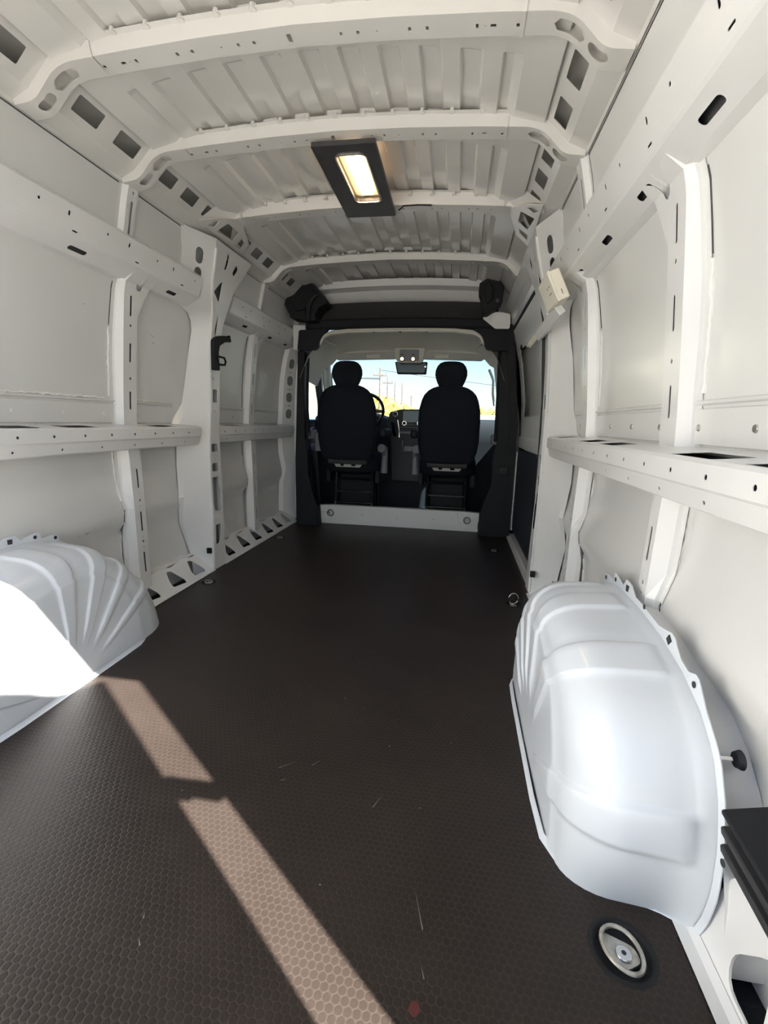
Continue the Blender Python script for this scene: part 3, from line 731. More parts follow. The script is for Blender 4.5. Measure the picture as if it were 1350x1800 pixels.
# ================================================================== WHEEL ARCHES
def arch(s, label):
    root = thing('wheel_arch', (s*.83, 1.22, 0), label, 'wheel arch', 'wheel arch covers')
    outer = [(.748, 0), (.728, .06), (.718, .12), (.722, .20), (.742, .275), (.775, .335), (.83, .378), (.91, .412), (1.02, .436), (1.15, .448), (1.30, .450), (1.40, .428), (1.49, .372), (1.59, .294), (1.68, .205), (1.74, .10), (1.77, 0)]
    inner = [(.87, 0), (.885, .08), (.90, .15), (.925, .215), (.96, .268), (1.01, .308), (1.08, .335), (1.15, .348), (1.23, .350), (1.31, .340), (1.38, .312), (1.43, .272), (1.475, .215), (1.505, .15), (1.523, .08), (1.53, 0)]
    def dense(P, n=64):
        Ls = [0]
        for a, b in zip(P, P[1:]): Ls.append(Ls[-1]+math.dist(a, b))
        T = [(l/Ls[-1], *p) for l, p in zip(Ls, P)]
        Q = [interp(T, t) for t in frange(0, 1, n)]
        for _ in range(3): Q = [Q[0]]+[tuple((Q[i-1][k]+2*Q[i][k]+Q[i+1][k])/4 for k in (0, 1)) for i in range(1, n)]+[Q[n]]
        return Q
    NB = 400; OD, ID = dense(outer, NB), dense(inner, NB)
    def at_t(Q, t):
        x = max(0, min(1, t))*NB; i = min(int(x), NB-1); k = x-i
        return tuple(Q[i][c]+(Q[i+1][c]-Q[i][c])*k for c in (0, 1))
    BANDS = [(.10, .155), (.315, .375), (.475, .535), (.60, .655), (.715, .755), (.83, .86)]
    E = .005
    T = sorted(set(frange(0, 1, 56)+[e+d for bnd in BANDS for e in bnd for d in (-E, -E*.4, E*.4, E)]))
    n = len(T)-1; O = [at_t(OD, t) for t in T]; I = [at_t(ID, t) for t in T]; rows = []
    def rel(t): return sum(smoothstep(p-E, p+E, t)*(1-smoothstep(q-E, q+E, t)) for p, q in BANDS)
    H = .0075
    for i in range(n+1):
        t = T[i]; (oy, oz), (iy, iz) = O[i], I[i]
        d = Vector((oy-iy, oz-iz)); st = H*rel(t)
        nrm = d.normalized() if d.length else Vector((0, 1))
        def pt(x, k, out=0.0):
            k *= 1-.16*(1-smoothstep(0, .16, t))*smoothstep(.0, .06, .946-x)
            q = Vector((iy, iz))+d*k+nrm*out; return (s*x, q.x, max(q.y, 0))
        row = [pt(.948, 1.0, 0), pt(.928, .99, .0), pt(.915, .955, 0)]
        for x in (.908, .89, .87, .85, .83): row.append(pt(x, .94-.06*(.908-x)/.08, st*min(1, (.918-x)/.012)))
        R0, K0 = .83, .88
        for k in range(1, 9):
            a = k/8*math.pi/2
            row.append(pt(R0-(R0-.722)*math.sin(a), K0-(K0-.14)*(1-math.cos(a)), st*math.cos(a)) if True else None)
            X, Y, Z = row[-1]; row[-1] = (X-s*st*math.sin(a), Y, Z)
        row.append((s*(.716-st), *pt(.7, .05)[1:])); row.append((s*(.714-st), *pt(.7, 0)[1:]))
        rows.append(row)
    mb = MB(); mb.grid(rows)
    side = []
    for k in [0]+frange(.04, 1, 18):
        fade = 1-smoothstep(.40, .62, k)
        side.append([(s*(.714-H*rel(T[i])*fade-.004*k), I[i][0]+(1.20-I[i][0])*k*.999, I[i][1]*(1-k)) for i in range(n+1)])
    mb.grid(side)
    build('arch_shell', mb, PAINT_SKYLIT, root, smooth=60)
    # outer flange standing up with fixing tabs
    mb = MB(); up = []
    tabs = [(.30, .020), (.375, .024), (.53, .022), (.585, .018), (.635, .014), (.80, .02)]
    for i in range(n+1):
        t = T[i]; (oy, oz), (iy, iz) = O[i], I[i]; d = Vector((oy-iy, oz-iz)).normalized()
        h = .012+.022*max([1-smoothstep(wd*.45, wd, abs(t-c)) for c, wd in tabs])
        q = Vector((oy, oz))+d*h
        up.append([(s*.940, oy, oz), (s*.944, q.x, max(q.y, 0)), (s*.946, q.x, max(q.y, 0)), (s*.948, oy, oz)])
    mb.grid(up); fl = build('flange', mb, PAINT_SKYLIT, root, smooth=30)
    mb = MB()
    for c, sq in ((.30, 0), (.375, 1), (.53, 1), (.585, 0), (.635, 0), (.80, 0), (.12, 0), (.46, 0)):
        (oy, oz), (iy, iz) = at_t(OD, c), at_t(ID, c); d = Vector((oy-iy, oz-iz)).normalized(); q = Vector((oy, oz))+d*.016
        X = s*.9415
        if sq: mb.obox((X, q.x, q.y), (.002, .016, .016), (1, 0, 0), (0, d.y, -d.x), (0, d.x, d.y))
        else: mb.cyl((X, q.x, q.y), (-s, 0, 0), .0065, .001, 8)
    build('fixing_holes', mb, DARKGAP, root, kind='stuff')
    # floor flange: sealed skirt round the foot
    foot = [(.722, 1.54), (.709, 1.50), (.706, 1.4), (.705, 1.2), (.705, 1.0), (.710, .895), (.737, .835), (.79, .808), (.85, .793), (.90, .778), (.948, .755)]
    mb = MB(); rows = []
    for k, (x, y) in enumerate(foot):
        a = Vector(foot[max(0, k-1)]); b = Vector(foot[min(len(foot)-1, k+1)]); tt = (b-a).normalized(); nn = Vector((tt.y, -tt.x))
        if nn.x > 0: nn = -nn
        rows.append([(s*x, y, .014), (s*(x+nn.x*.003), y+nn.y*.003, .006), (s*(x+nn.x*.006), y+nn.y*.006, .002), (s*(x+nn.x*.009), y+nn.y*.009, .0005)])
    mb.grid(rows); build('foot_flange', mb, PAINT_SKYLIT, root, smooth=40)
    return root
arch(-1, 'white pressed steel wheel arch cover on the left, hit by sunlight')
arch(1, 'white ribbed wheel arch cover on the right in shade')
# wheel tub behind the right cover
mb = MB()
rows = []
for a in frange(0, 180, 24):
    r = math.radians(a); rows.append([(x, 1.20-math.cos(r)*.52, math.sin(r)*.44) for x in (.952, 1.0, 1.029)])
mb.grid(rows); build('wheel_tub', mb, PAINT, wall_right, smooth=40)

# ================================================================== TIE-DOWN RINGS
def tiedown(x, y, label, big=False, ang=0.0, up=False, k=1.0):
    root = thing('tie_down_ring', (x, y, -.012), label, 'tie-down', 'floor tie-down rings')
    R = .05 if big else .034
    mb = MB(); mb.grid([[(x+r*math.cos(a), y+r*math.sin(a), z) for a in frange(0, 2*math.pi, 24)[:-1]] for r, z in ((R+.006, .0008), (R+.001, .0022), (R-.003, .0005), (R-.010, -.010), (.001, -.011))], cv=True)
    build('cup', mb, BLACK, root)
    ca, sa = math.cos(ang), math.sin(ang)
    T = lambda u, v, z: (x+u*ca-v*sa, y+u*sa+v*ca, z)
    q = .6 if not big else 1.0
    mb = MB(); mb.sheet(rpoly([(-.020*q, .034*q), (-.012*q, .036*q), (.026*q, .004), (.024*q, -.020*q), (-.010*q, -.026*q), (-.028*q, -.008*q)], .01), [], lambda u, v, z: T(u, v, -.004-z), .004)
    build('anchor_plate', mb, STEEL, root)
    mb = MB(); mb.cyl(T(0, -.004, -.005), (0, 0, 1), .0145*q, .006, 20, .013*q); b = build('bolt', mb, CHROME, root, bevel=.001)
    mb = MB(); mb.cyl(T(0, -.004, .0008), (0, 0, 1), .004*q, .0006, 10); build('socket', mb, DARKGAP, b)
    mb = MB(); pts = []
    for t in frange(0, 2*math.pi, 28)[:-1]:
        u, v = .032*q*math.sin(t)*(.93-.07*math.cos(t)), -.038*q*math.cos(t)
        if up: pts.append(T(u*1.35, .004, .046*q+v*-1.2))
        else: pts.append(T(u, v, .003))
    mb.tube(pts, .0038*q*(1.1 if up else 1), 8, closed=True); build('ring', mb, STEEL if not up else CHROME, root)
tiedown(*RINGS[0], 'large recessed steel tie-down with round bolt in the floor, rear right corner', True, .35)
tiedown(*RINGS[1], 'tie-down ring standing upright ahead of the right wheel arch', False, .2, True)
tiedown(*RINGS[2], 'small flush tie-down in the floor by the sliding door', False, .1)
tiedown(*RINGS[3], 'flush floor tie-down below the left main pillar', False, 1.2)
tiedown(*RINGS[4], 'flush floor tie-down just ahead of the sunlit wheel arch', False, 1.2)
tiedown(*RINGS[5], 'flush floor tie-down at left near the cab', False, 1.2)

# ================================================================== RIGHT SIDE: SLIDING DOOR
mb = MB()
SD = [(-.05, .985), (.3, 1.0), (.8, 1.0), (1.1, .985), (1.35, .945), (1.5, .90), (1.66, .845)]
sdx = lambda z: interp(SD, z)[0]
mb.grid([[(sdx(z), y, z) for z in [p[0] for p in SD]]+[(sdx(z)+.06, y, z) for z in reversed([p[0] for p in SD])] for y in (2.56, 3.1, 3.88)], cv=True, caps=True)
door1 = build('door_1', mb, PAINT_SKIN, kind='structure', smooth=30, label='sliding side door seen from inside, ahead of the right main pillar')
mb = MB()
mb.sheet([(2.62, .74), (3.72, .74), (3.72, 1.55), (2.62, 1.55)], [rpoly([(2.74, .94), (3.58, .94), (3.58, 1.40), (2.74, 1.40)], .07)], lambda u, v, q: (sdx(v)-.05+q, u, v), .003, cv=frange(.8, 1.5, 8))
mb.grid([[(sdx(.74)-.05, y, .74), (sdx(.74)-.062, y, .735), (sdx(.72)-.062, y, .715), (sdx(.7)-.01, y, .705)] for y in (2.62, 3.72)])
mb.grid([[(sdx(.80)-.05, y, .80), (sdx(.80)-.07, y, .792), (sdx(.74)-.062, y, .735)] for y in (2.64, 3.70)])
build('inner_frame', mb, PAINT, door1, smooth=20)
mb = MB()
mb.sheet(rpoly([(2.64, .07), (3.66, .07), (3.66, .70), (2.64, .70)], .03), [], lambda u, v, q: (.935+q, u, v), .012)
build('lower_panel', mb, BLACKPANEL, door1, smooth=0, label='dark lower trim panel')
mb = MB(); mb.tube([(.928, 3.66, .07), (.928, 3.66, .68)], .006, 6); mb.tube([(.925, 2.60, .02), (.925, 3.70, .02)], .010, 6)
mb.box(.90, .985, 2.58, 3.74, -.02, .022); build('door_step', mb, PAINT, door1)
mb = MB(); mb.grid([[(.905, y, 1.54), (.865, y, 1.68), (.842, y, 1.775), (.90, y, 1.82), (.97, y, 1.66)] for y in (2.55, 3.90)]); build('upper_side', mb, PAINT_SKIN, wall_right, smooth=0)
# header above the sliding door with track slots
mb = MB()
HD = [(.770, 1.745), (.800, 1.69), (.815, 1.60), (.832, 1.585)]
for i, (a, b) in enumerate(zip(HD, HD[1:])):
    f, L = fn_along(1, a, b)
    h = [rrect(y, L*.6, .035, .016, .004) for y in (2.72, 2.95, 3.2, 3.42)] if i == 1 else ([rrect(y, L*.5, .008, .02, .003) for y in (2.8, 3.08, 3.3)] if i == 0 else [])
    mb.sheet([(2.62, 0), (3.70, 0), (3.70, L), (2.62, L)], h, f, .002)
build('door_header', mb, PAINT, wall_right, smooth=0)
mb = MB(); mb.tube([(.838, 2.60, 1.575), (.838, 3.68, 1.575), (.842, 3.70, 1.54), (.86, 3.70, 1.40), (.905, 3.70, 1.0), (.912, 3.70, .6), (.905, 3.70, .02)], .010, 6)
mb.tube([(.838, 2.585, 1.575), (.875, 2.575, 1.40), (.905, 2.57, 1.0), (.912, 2.57, .6), (.905, 2.57, .02)], .008, 6)
build('door_seal', mb, RUBBER, door1)
mb = MB(); mb.box(.872, .90, 3.42, 3.50, 1.40, 1.50); mb.box(.90, .925, 2.545, 2.56, .30, .52); build('door_stop', mb, BLACK, door1, bevel=.004)

# ================================================================== FRONT BULKHEAD AREA
mb = MB()
# white shoulder panels between the cargo box and the portal
mb.sheet([(-1.04, -.05), (-.72, -.05), (-.82, .3), (-.82, 1.45), (-.60, 1.62), (.60, 1.62), (.82, 1.45), (.82, .3), (.72, -.05), (1.04, -.05), (1.06, .8), (1.04, 1.2), (1.0, 1.55), (.95, 1.93), (-.95, 1.93), (-1.0, 1.55), (-1.04, 1.2), (-1.06, .8)], [],
         lambda u, v, q: (u, 3.86+q, v), .03)
wall_front = build('wall_front', mb, PAINT, kind='structure', smooth=0)
# headboard
hb = thing('headboard_panel', (0, 3.66, 1.58), 'dark grey fabric panel above the cab opening', 'panel')
mb = MB(); rows = []
for x in frange(-.72, .72, 24):
    cz = -.02*(x/.72)**2
    rows.append([(x, 3.645, 1.645+cz), (x, 3.66, 1.66+cz), (x, 3.70, 1.71+cz), (x, 3.745, 1.765+cz), (x, 3.75, 1.79+cz), (x, 3.84, 1.79+cz)])
mb.grid(rows); build('fabric_face', mb, SHELF, hb)
mb = MB(); rows = []
for x in frange(-.73, .73, 24):
    cz = -.015*(x/.72)**2
    rows.append([(x, 3.66, 1.650+cz), (x, 3.635, 1.648+cz), (x, 3.615, 1.635+cz), (x, 3.61, 1.59+cz), (x, 3.625, 1.578+cz), (x, 3.66, 1.575+cz)])
mb.grid(rows); build('edge_trim', mb, GREYTRIM, hb)

# corner foam blocks
def blk(name, poly, y0, y1, m, root, bev=.008):
    mb = MB(); mb.sheet(list(reversed(poly)) if False else poly, [], lambda u, v, q: (u, y0+q, v), y1-y0); return build(name, mb, m, root, smooth=0, bevel=bev)
LB = [(-.868, 1.74), (-.854, 1.764), (-.797, 1.779), (-.721, 1.848), (-.656, 1.866), (-.63, 1.858), (-.591, 1.814), (-.535, 1.736), (-.54, 1.72), (-.592, 1.697), (-.622, 1.646), (-.614, 1.606), (-.693, 1.603), (-.732, 1.619), (-.812, 1.628), (-.816, 1.648)]
cb = thing('corner_block', (-.70, 3.5, 1.62), 'black faceted plastic corner cover high on the left by the cab', 'corner cover', 'black corner covers')
blk('shell', LB, 3.50, 3.66, BLACK, cb)
blk('raised_face', [(-.80, 1.745), (-.715, 1.80), (-.65, 1.835), (-.61, 1.80), (-.63, 1.74), (-.70, 1.68), (-.76, 1.665)], 3.475, 3.51, BLACK, cb)
mb = MB(); mb.tube([(-.60, 3.50, 1.79), (-.64, 3.485, 1.755), (-.665, 3.48, 1.70), (-.67, 3.485, 1.60)], [.016, .02, .022, .018], 8); build('duct_ridge', mb, BLACKGLOSS, cb)
RB = [(.565, 1.843), (.621, 1.872), (.698, 1.863), (.736, 1.818), (.728, 1.719), (.689, 1.675), (.633, 1.639), (.598, 1.639), (.587, 1.747), (.569, 1.788)]
cb = thing('corner_block', (.66, 3.5, 1.64), 'black faceted plastic corner cover high on the right by the sliding door', 'corner cover', 'black corner covers')
blk('shell', RB, 3.50, 3.66, BLACK, cb)
blk('raised_face', [(.60, 1.835), (.63, 1.85), (.66, 1.80), (.66, 1.73), (.625, 1.70), (.61, 1.75)], 3.475, 3.51, BLACK, cb)
mb = MB(); mb.cyl((.695, 3.50, 1.725), (0, -1, 0), .014, .008, 12); build('screw_boss', mb, BLACKGLOSS, cb)
# white plate below the right block
mb = MB(); mb.sheet(rpoly([(.60, 1.635), (.70, 1.675), (.80, 1.66), (.80, 1.56), (.70, 1.56)], .015), [], lambda u, v, q: (u, 3.60+q, v), .02); build('shoulder_plate', mb, PAINT, wall_front, smooth=0)
mb = MB(); mb.sheet([(-.84, 1.60), (-.70, 1.60), (-.72, 1.42), (-.84, 1.42)], [], lambda u, v, q: (u, 3.64+q, v), .02); build('shoulder_plate', mb, PAINT, wall_front, smooth=0)

# header caps
for s, lab in ((-1, 'left'), (1, 'right')):
    root = thing('header_cap', (s*.68, 3.62, 1.41), f'charcoal plastic cap at the upper {lab} corner of the cab opening', 'trim cap', 'caps of the cab opening')
    pl = rpoly([(s*.785, 1.560), (s*.560, 1.567), (s*.567, 1.55), (s*.605, 1.522), (s*.622, 1.49), (s*.632, 1.445), (s*.650, 1.420), (s*.685, 1.413), (s*.80, 1.413)], .012)
    mb = MB(); mb.sheet(pl, [], lambda u, v, q: (u, 3.615+q, v), .05); build('cap_shell', mb, GREYTRIM, root, smooth=0, bevel=.006)
# side trims of the opening
TL = [(-.812, 1.415), (-.755, 1.415), (-.765, 1.15), (-.762, .72), (-.735, .64), (-.735, .42), (-.69, .27), (-.655, .17), (-.645, .0), (-.84, .0), (-.842, .56)]
root = thing('pillar_trim', (-.78, 3.66, 0), 'black plastic trim down the left side of the cab opening', 'pillar trim', 'trims of the cab opening')
mb = MB(); mb.sheet(TL, [], lambda u, v, q: (u, 3.655+q, v), .10); build('trim_shell', mb, BLACK, root, smooth=0, bevel=.008)
mb = MB(); mb.tube([(-.738, 3.70, 1.40), (-.748, 3.70, 1.16), (-.752, 3.70, .74)], .012, 8); build('grab_edge', mb, GREYTRIM, root)
mb = MB(); mb.box(-.72, -.665, 3.80, 3.90, .62, .78); build('belt_buckle_cover', mb, GREYCON, root, bevel=.01)
TR = [(.80, 1.415), (.755, 1.415), (.765, 1.04), (.772, .84), (.775, .72), (.75, .62), (.75, .41), (.70, .27), (.68, .18), (.675, .0), (.90, .0), (.905, .80), (.87, 1.2), (.835, 1.415)]
root = thing('pillar_trim', (.80, 3.66, 0), 'black plastic trim down the right side of the cab opening', 'pillar trim', 'trims of the cab opening')
mb = MB(); mb.sheet(list(reversed(TR)), [], lambda u, v, q: (u, 3.655+q, v), .10); build('trim_shell', mb, BLACK, root, smooth=0, bevel=.008)
mb = MB(); mb.sheet([(.785, 1.60), (.84, 1.60), (.85, 1.40), (.915, .9), (.915, .02), (.86, .02), (.86, .9), (.80, 1.40)], [], lambda u, v, q: (u, 3.64+q, v), .03); build('outer_strip', mb, BLACK, root, smooth=0)
mb = MB(); mb.tube([(.748, 3.70, 1.42), (.757, 3.70, 1.1), (.762, 3.70, .75)], .012, 8); build('grab_edge', mb, GREYTRIM, root)
mb = MB(); mb.box(.80, .87, 3.63, 3.66, .50, .56); build('latch_plate', mb, BLACKGLOSS, root, bevel=.004)

# white sill at the foot of the opening
sill = thing('bulkhead_sill', (0, 3.83, 0), 'white metal crossbar on the floor behind the two seats', 'crossbar')
mb = MB()
sp = rpoly([(-.70, .155), (-.56, .165), (.56, .165), (.692, .158), (.705, .10), (.70, .035), (.56, .028), (-.56, .028), (-.685, .03), (-.69, .10)], .012)
mb.sheet(sp, [circ(0, .075, .005, 8), circ(-.30, .09, .005, 8), circ(.31, .09, .005, 8)], lambda u, v, q: (u, 3.80+q+.02*(v-.03), v), .05)
build('sill_face', mb, PAINT, sill, smooth=0, bevel=.006)
mb = MB(); mb.box(-.70, .70, 3.81, 3.90, 0, .05); build('sill_base', mb, PAINT, sill, smooth=0)
mb = MB(); mb.box(-.73, -.67, 3.76, 3.81, .03, .085); mb.box(.675, .735, 3.76, 3.81, .03, .085); build('end_clips', mb, BLACK, sill, bevel=.004)
mb = MB(); mb.tube([(-.695, 3.80, .105), (-.60, 3.797, .103), (-.56, 3.797, .06)], .002, 5); mb.tube([(.50, 3.797, .16), (.52, 3.797, .075), (.69, 3.797, .05)], .002, 5); build('press_line', mb, PAINT, sill)
for x, lab in ((-.596, 'left'), (.586, 'right')):
    r = thing('tie_down_ring', (x, 3.79, .09), f'steel D-ring bolted to the {lab} end of the white crossbar', 'tie-down', 'rings on the crossbar')
    mb = MB(); mb.cyl((x, 3.802, .09), (0, -1, 0), .017, .014, 14, .012); build('boss', mb, STEEL, r)
    mb = MB(); mb.tube([(x+.02+.026*math.cos(a) if x < 0 else x+.026*math.cos(a), 3.782, .098+.026*math.sin(a)) for a in frange(0, 2*math.pi, 20)[:-1]], .0045, 8, closed=True); build('ring', mb, DARKSTEEL, r)

# ================================================================== SEATS
def ring(cx, cy, hx, hy, z, n=28, p=3.5):
    o = []
    for k in range(n):
        a = 2*math.pi*k/n; c, s_ = math.cos(a), math.sin(a)
        o.append((cx+hx*math.copysign(abs(c)**(2/p), c), cy+hy*math.copysign(abs(s_)**(2/p), s_), z))
    return o
def seat(cx, side, label, low):
    root = thing('cab_seat', (cx, 3.9, .02), label, 'seat', 'black cab seats')
    # backrest
    mb = MB()
    prof = [(.565, .150, .03), (.575, .185, .045), (.60, .205, .055), (.66, .225, .06), (.74, .236, .064), (.90, .237, .066), (.98, .232, .064), (1.05, .214, .058), (1.09, .196, .050), (1.12, .168, .042), (1.14, .135, .034), (1.152, .10, .022), (1.155, .06, .012)]
    mb.grid([ring(cx, 3.68+(z-.565)*-.10+.0, hx, hy, z) for z, hx, hy in prof], cv=True, caps=True)
    build('backrest', mb, FABRIC, root, smooth=60)
    for sx in (-1, 1):
        mb = MB(); mb.tube([(cx+sx*(hx-.012), 3.68-(z-.565)*.10-hy*.80, z) for z, hx, hy in prof[2:10]], .004, 6)
        build('piping', mb, FABRIC, root)
    # headrest
    mb = MB()
    hp = [(1.138, .075, .03), (1.148, .086, .042), (1.18, .102, .050), (1.205, .112, .053), (1.235, .120, .056), (1.27, .118, .056), (1.30, .106, .052), (1.322, .086, .042), (1.333, .058, .026), (1.336, .03, .012)]
    mb.grid([ring(cx, 3.615+.02, hx, hy, z, p=2.8) for z, hx, hy in hp], cv=True, caps=True)
    h = build('headrest', mb, FABRIC, root, smooth=60)
    for sx in (-1, 1):
        mb = MB(); mb.cyl((cx+sx*.083, 3.632, 1.12), (0, 0, 1), .006, .07, 10); build('post', mb, CHROME, h)
    # back lower edge, pan and springs
    mb = MB(); mb.box(cx-.16, cx+.16, 3.645, 3.70, .535, .60); build('lower_flap', mb, SHELF, root, bevel=.012)
    mb = MB(); mb.sheet(rpoly([(cx-.125, .545), (cx+.125, .545), (cx+.10, .508), (cx-.10, .508)], .006), [rrect(cx-.05, .526, .03, .02), rrect(cx+.045, .526, .035, .02)], lambda u, v, q: (u, 3.688+q, v), .01); build('seat_pan', mb, VISOR, root, smooth=0, label='pale seat pan edge')
    mb = MB(); mb.grid([ring(cx, 3.98, .235*k, .27*k2, z) for z, k, k2 in ((.46, .9, .9), (.48, 1, 1), (.56, 1, 1), (.60, .95, .95), (.615, .8, .8))], cv=True, caps=True); build('cushion', mb, FABRIC, root, smooth=60)
    # pedestal frame
    yf = 3.93
    def bar(z, rr, hx): 
        mb = MB(); mb.tube([(cx-hx, yf, z), (cx+hx, yf, z)], rr, 8); build('cross_bar', mb, BLACKGLOSS, root)
    bar(.472, .011, .20); bar(.382, .010, .16); bar(.168, .009, .16)
    mb = MB(); mb.box(cx-.155, cx+.155, yf, yf+.012, .262, .280); build('cross_bar', mb, BLACKGLOSS, root, bevel=.003)
    for sx in (-1, 1):
        mb = MB(); mb.tube([(cx+sx*.160, yf, .472), (cx+sx*.163, yf, .16), (cx+sx*.163, yf+.01, .02)], .013, 8)
        l = build('leg', mb, BLACKGLOSS, root)
        mb = MB(); mb.cyl((cx+sx*.163, yf-.018, .148), (0, 0, 1), .009, .03, 8); build('foot_bolt', mb, CHROME, l)
        mb = MB(); mb.box(cx+sx*.215-.02, cx+sx*.215+.02, 3.86, 4.25, .36, .47); build('side_rail', mb, BLACK, root, bevel=.008)
        mb = MB(); mb.tube([(cx+sx*.155, 4.24, .47), (cx+sx*.155, 4.24, .02)], .014, 8); build('leg', mb, BLACKGLOSS, root)
    mb = MB(); mb.box(cx-.15, cx+.15, 4.02, 4.21, .10, .42); build('pedestal', mb, BLACK, root, bevel=.01)
    sgn = side
    mb = MB(); mb.grid([[(cx+sgn*(.245+a), 3.78+.0, .80+b), (cx+sgn*(.245+a), 4.02, .815+b), (cx+sgn*(.245+a), 4.06, .80+b)] for a, b in ((0, -.03), (0, .03), (.008, .036), (.052, .036), (.06, .03), (.06, -.03), (.05, -.036), (.01, -.036))], cu=True)
    mb2 = MB(); mb2.box(cx+sgn*.245, cx+sgn*.305, 3.74, 4.08, .755, .825) if sgn > 0 else mb2.box(cx-.305, cx-.245, 3.74, 4.08, .755, .825)
    build('armrest', mb2, BLACK, root, bevel=.018)
    mb = MB(); mb.tube([(cx+sgn*.255, 3.80, .665), (cx+sgn*.27, 3.86, .655), (cx+sgn*.272, 3.90, .60), (cx+sgn*.268, 3.90, .45)], [.035, .032, .026, .03], 10); build('recliner_cover', mb, GREYCON, root)
    return root
seat(-.403, 1, 'black cloth driver seat on the left with headrest, seen from behind', 0)
seat(.400, -1, 'black cloth passenger seat on the right with headrest, seen from behind', 0)

# ================================================================== CAB
mb = MB(); mb.box(-1.0, 1.0, 3.84, 5.2, -.05, .02); mb.box(-1.0, 1.0, 5.15, 5.2, -.05, .84); cabfloor = build('cab_floor', mb, CARPET, kind='structure', smooth=0)
mb = MB(); mb.sheet(rrect(-.02, 4.1, .30, .40, .03), [], lambda u, v, q: (u, v, .026-q), .005)
build('centre_mat', mb, BLACKPANEL, cabfloor, smooth=0)
for x in (-.12, .02): 
    mb = MB(); mb.box(x-.006, x+.006, 3.92, 4.28, .026, .032); build('mat_rib', mb, BLACK, cabfloor, smooth=0)
# headliner shell
def hl(name, rows, m, parent=None, smooth=50, **k):
    mb = MB(); mb.grid(rows); return build(name, mb, m, parent, smooth=smooth, **k)
rows = []
for y, zc, zs, hw in ((3.66, 1.565, 1.555, .50), (3.66, 1.53, 1.52, .50)): pass
sec = [(-.80, 1.20), (-.735, 1.36), (-.665, 1.42), (-.63, 1.46), (-.60, 1.505), (-.55, 1.53), (-.40, 1.545), (0, 1.55), (.40, 1.545), (.55, 1.53), (.60, 1.505), (.63, 1.46), (.665, 1.42), (.735, 1.36), (.80, 1.20)]
rows = []
for y, dz, k, lo in ((3.645, .028, .985, 0), (3.66, .004, 1.0, 0), (3.69, .0, 1.0, 0), (3.72, .02, 1.03, 0), (3.85, .07, 1.08, 0), (4.05, .075, 1.10, 0), (4.22, .03, 1.10, 0), (4.34, -.03, 1.08, 0)):
    rows.append([(x*k, y, z+dz*(1 if z > 1.41 else .3)) for x, z in sec])
cabceil = hl('ceiling_cab', rows, HEADLINER, kind='structure')
# lip of the headliner around the opening
mb = MB(); mb.tube([(x*.995, 3.655, z+.012) for x, z in sec[2:13]], .011, 8); build('opening_lip', mb, HEADLINER, cabceil)
mb = MB()
for x in frange(-.40, .40, 4): mb.box(x-.008, x+.008, 3.648, 3.66, 1.548, 1.556)
build('lip_clips', mb, BLACK, cabceil, kind='stuff')
# outer cab roof & sides to keep daylight out
mb = MB(); mb.grid([[(-1.0, y, 1.45), (-.85, y, 1.72), (0, y, 1.80), (.85, y, 1.72), (1.0, y, 1.45)] for y in (3.87, 4.40)]); build('cab_roof', mb, PAINT, cabceil, smooth=0)
mb = MB()
mb.grid([[(x, y, z) for y, z in ((4.34, 1.53), (4.36, 1.47), (4.38, 1.445))] for x in (-.86, 0, .86)]); build('windscreen_header', mb, HEADLINER, cabceil)
for s, lab in ((-1, 'left'), (1, 'right')):
    r = thing('grab_handle', (s*.61, 3.9, 1.50), f'small beige grab handle on the {lab} edge of the cab headliner', 'grab handle', 'cab grab handles')
    mb = MB(); mb.tube([(s*.66, 3.84, 1.53), (s*.615, 3.86, 1.505), (s*.595, 3.92, 1.50), (s*.60, 4.0, 1.505), (s*.64, 4.02, 1.53)], .011, 8); build('grip', mb, VISOR, r)
# visors
for s, lab in ((-1, 'left'), (1, 'right')):
    r = thing('sun_visor', (s*.38, 4.3, 1.45), f'grey beige sun visor above the {lab} half of the windscreen', 'sun visor', 'cab sun visors')
    mb = MB(); pl = rpoly([(s*.655, 1.476), (s*.12, 1.50), (s*.105, 1.478), (s*.108, 1.44), (s*.13, 1.43), (s*.64, 1.418), (s*.658, 1.43)], .014)
    mb.sheet(pl, [], lambda u, v, q: (u, 4.27+q+.5*(1.50-v)*-.3, v), .016); v = build('visor_body', mb, VISOR, r, smooth=0, bevel=.004)
    xa = -.376 if s < 0 else .236
    mb = MB(); mb.sheet([(xa, 1.468), (xa+.118, 1.472), (xa+.118, 1.442), (xa, 1.438)], [], lambda u, v, q: (u, 4.262+.15*(v-1.45)+q, v), .003); l = build('warning_label', mb, LABELM, v, smooth=0, label='pale warning sticker')
    mb = MB(); mb.tube([(s*.14+s*.0, 4.268, 1.445), (s*.18, 4.262, 1.438), (s*.21, 4.268, 1.443)], .008, 6); build('pull_tab', mb, VISOR, v)
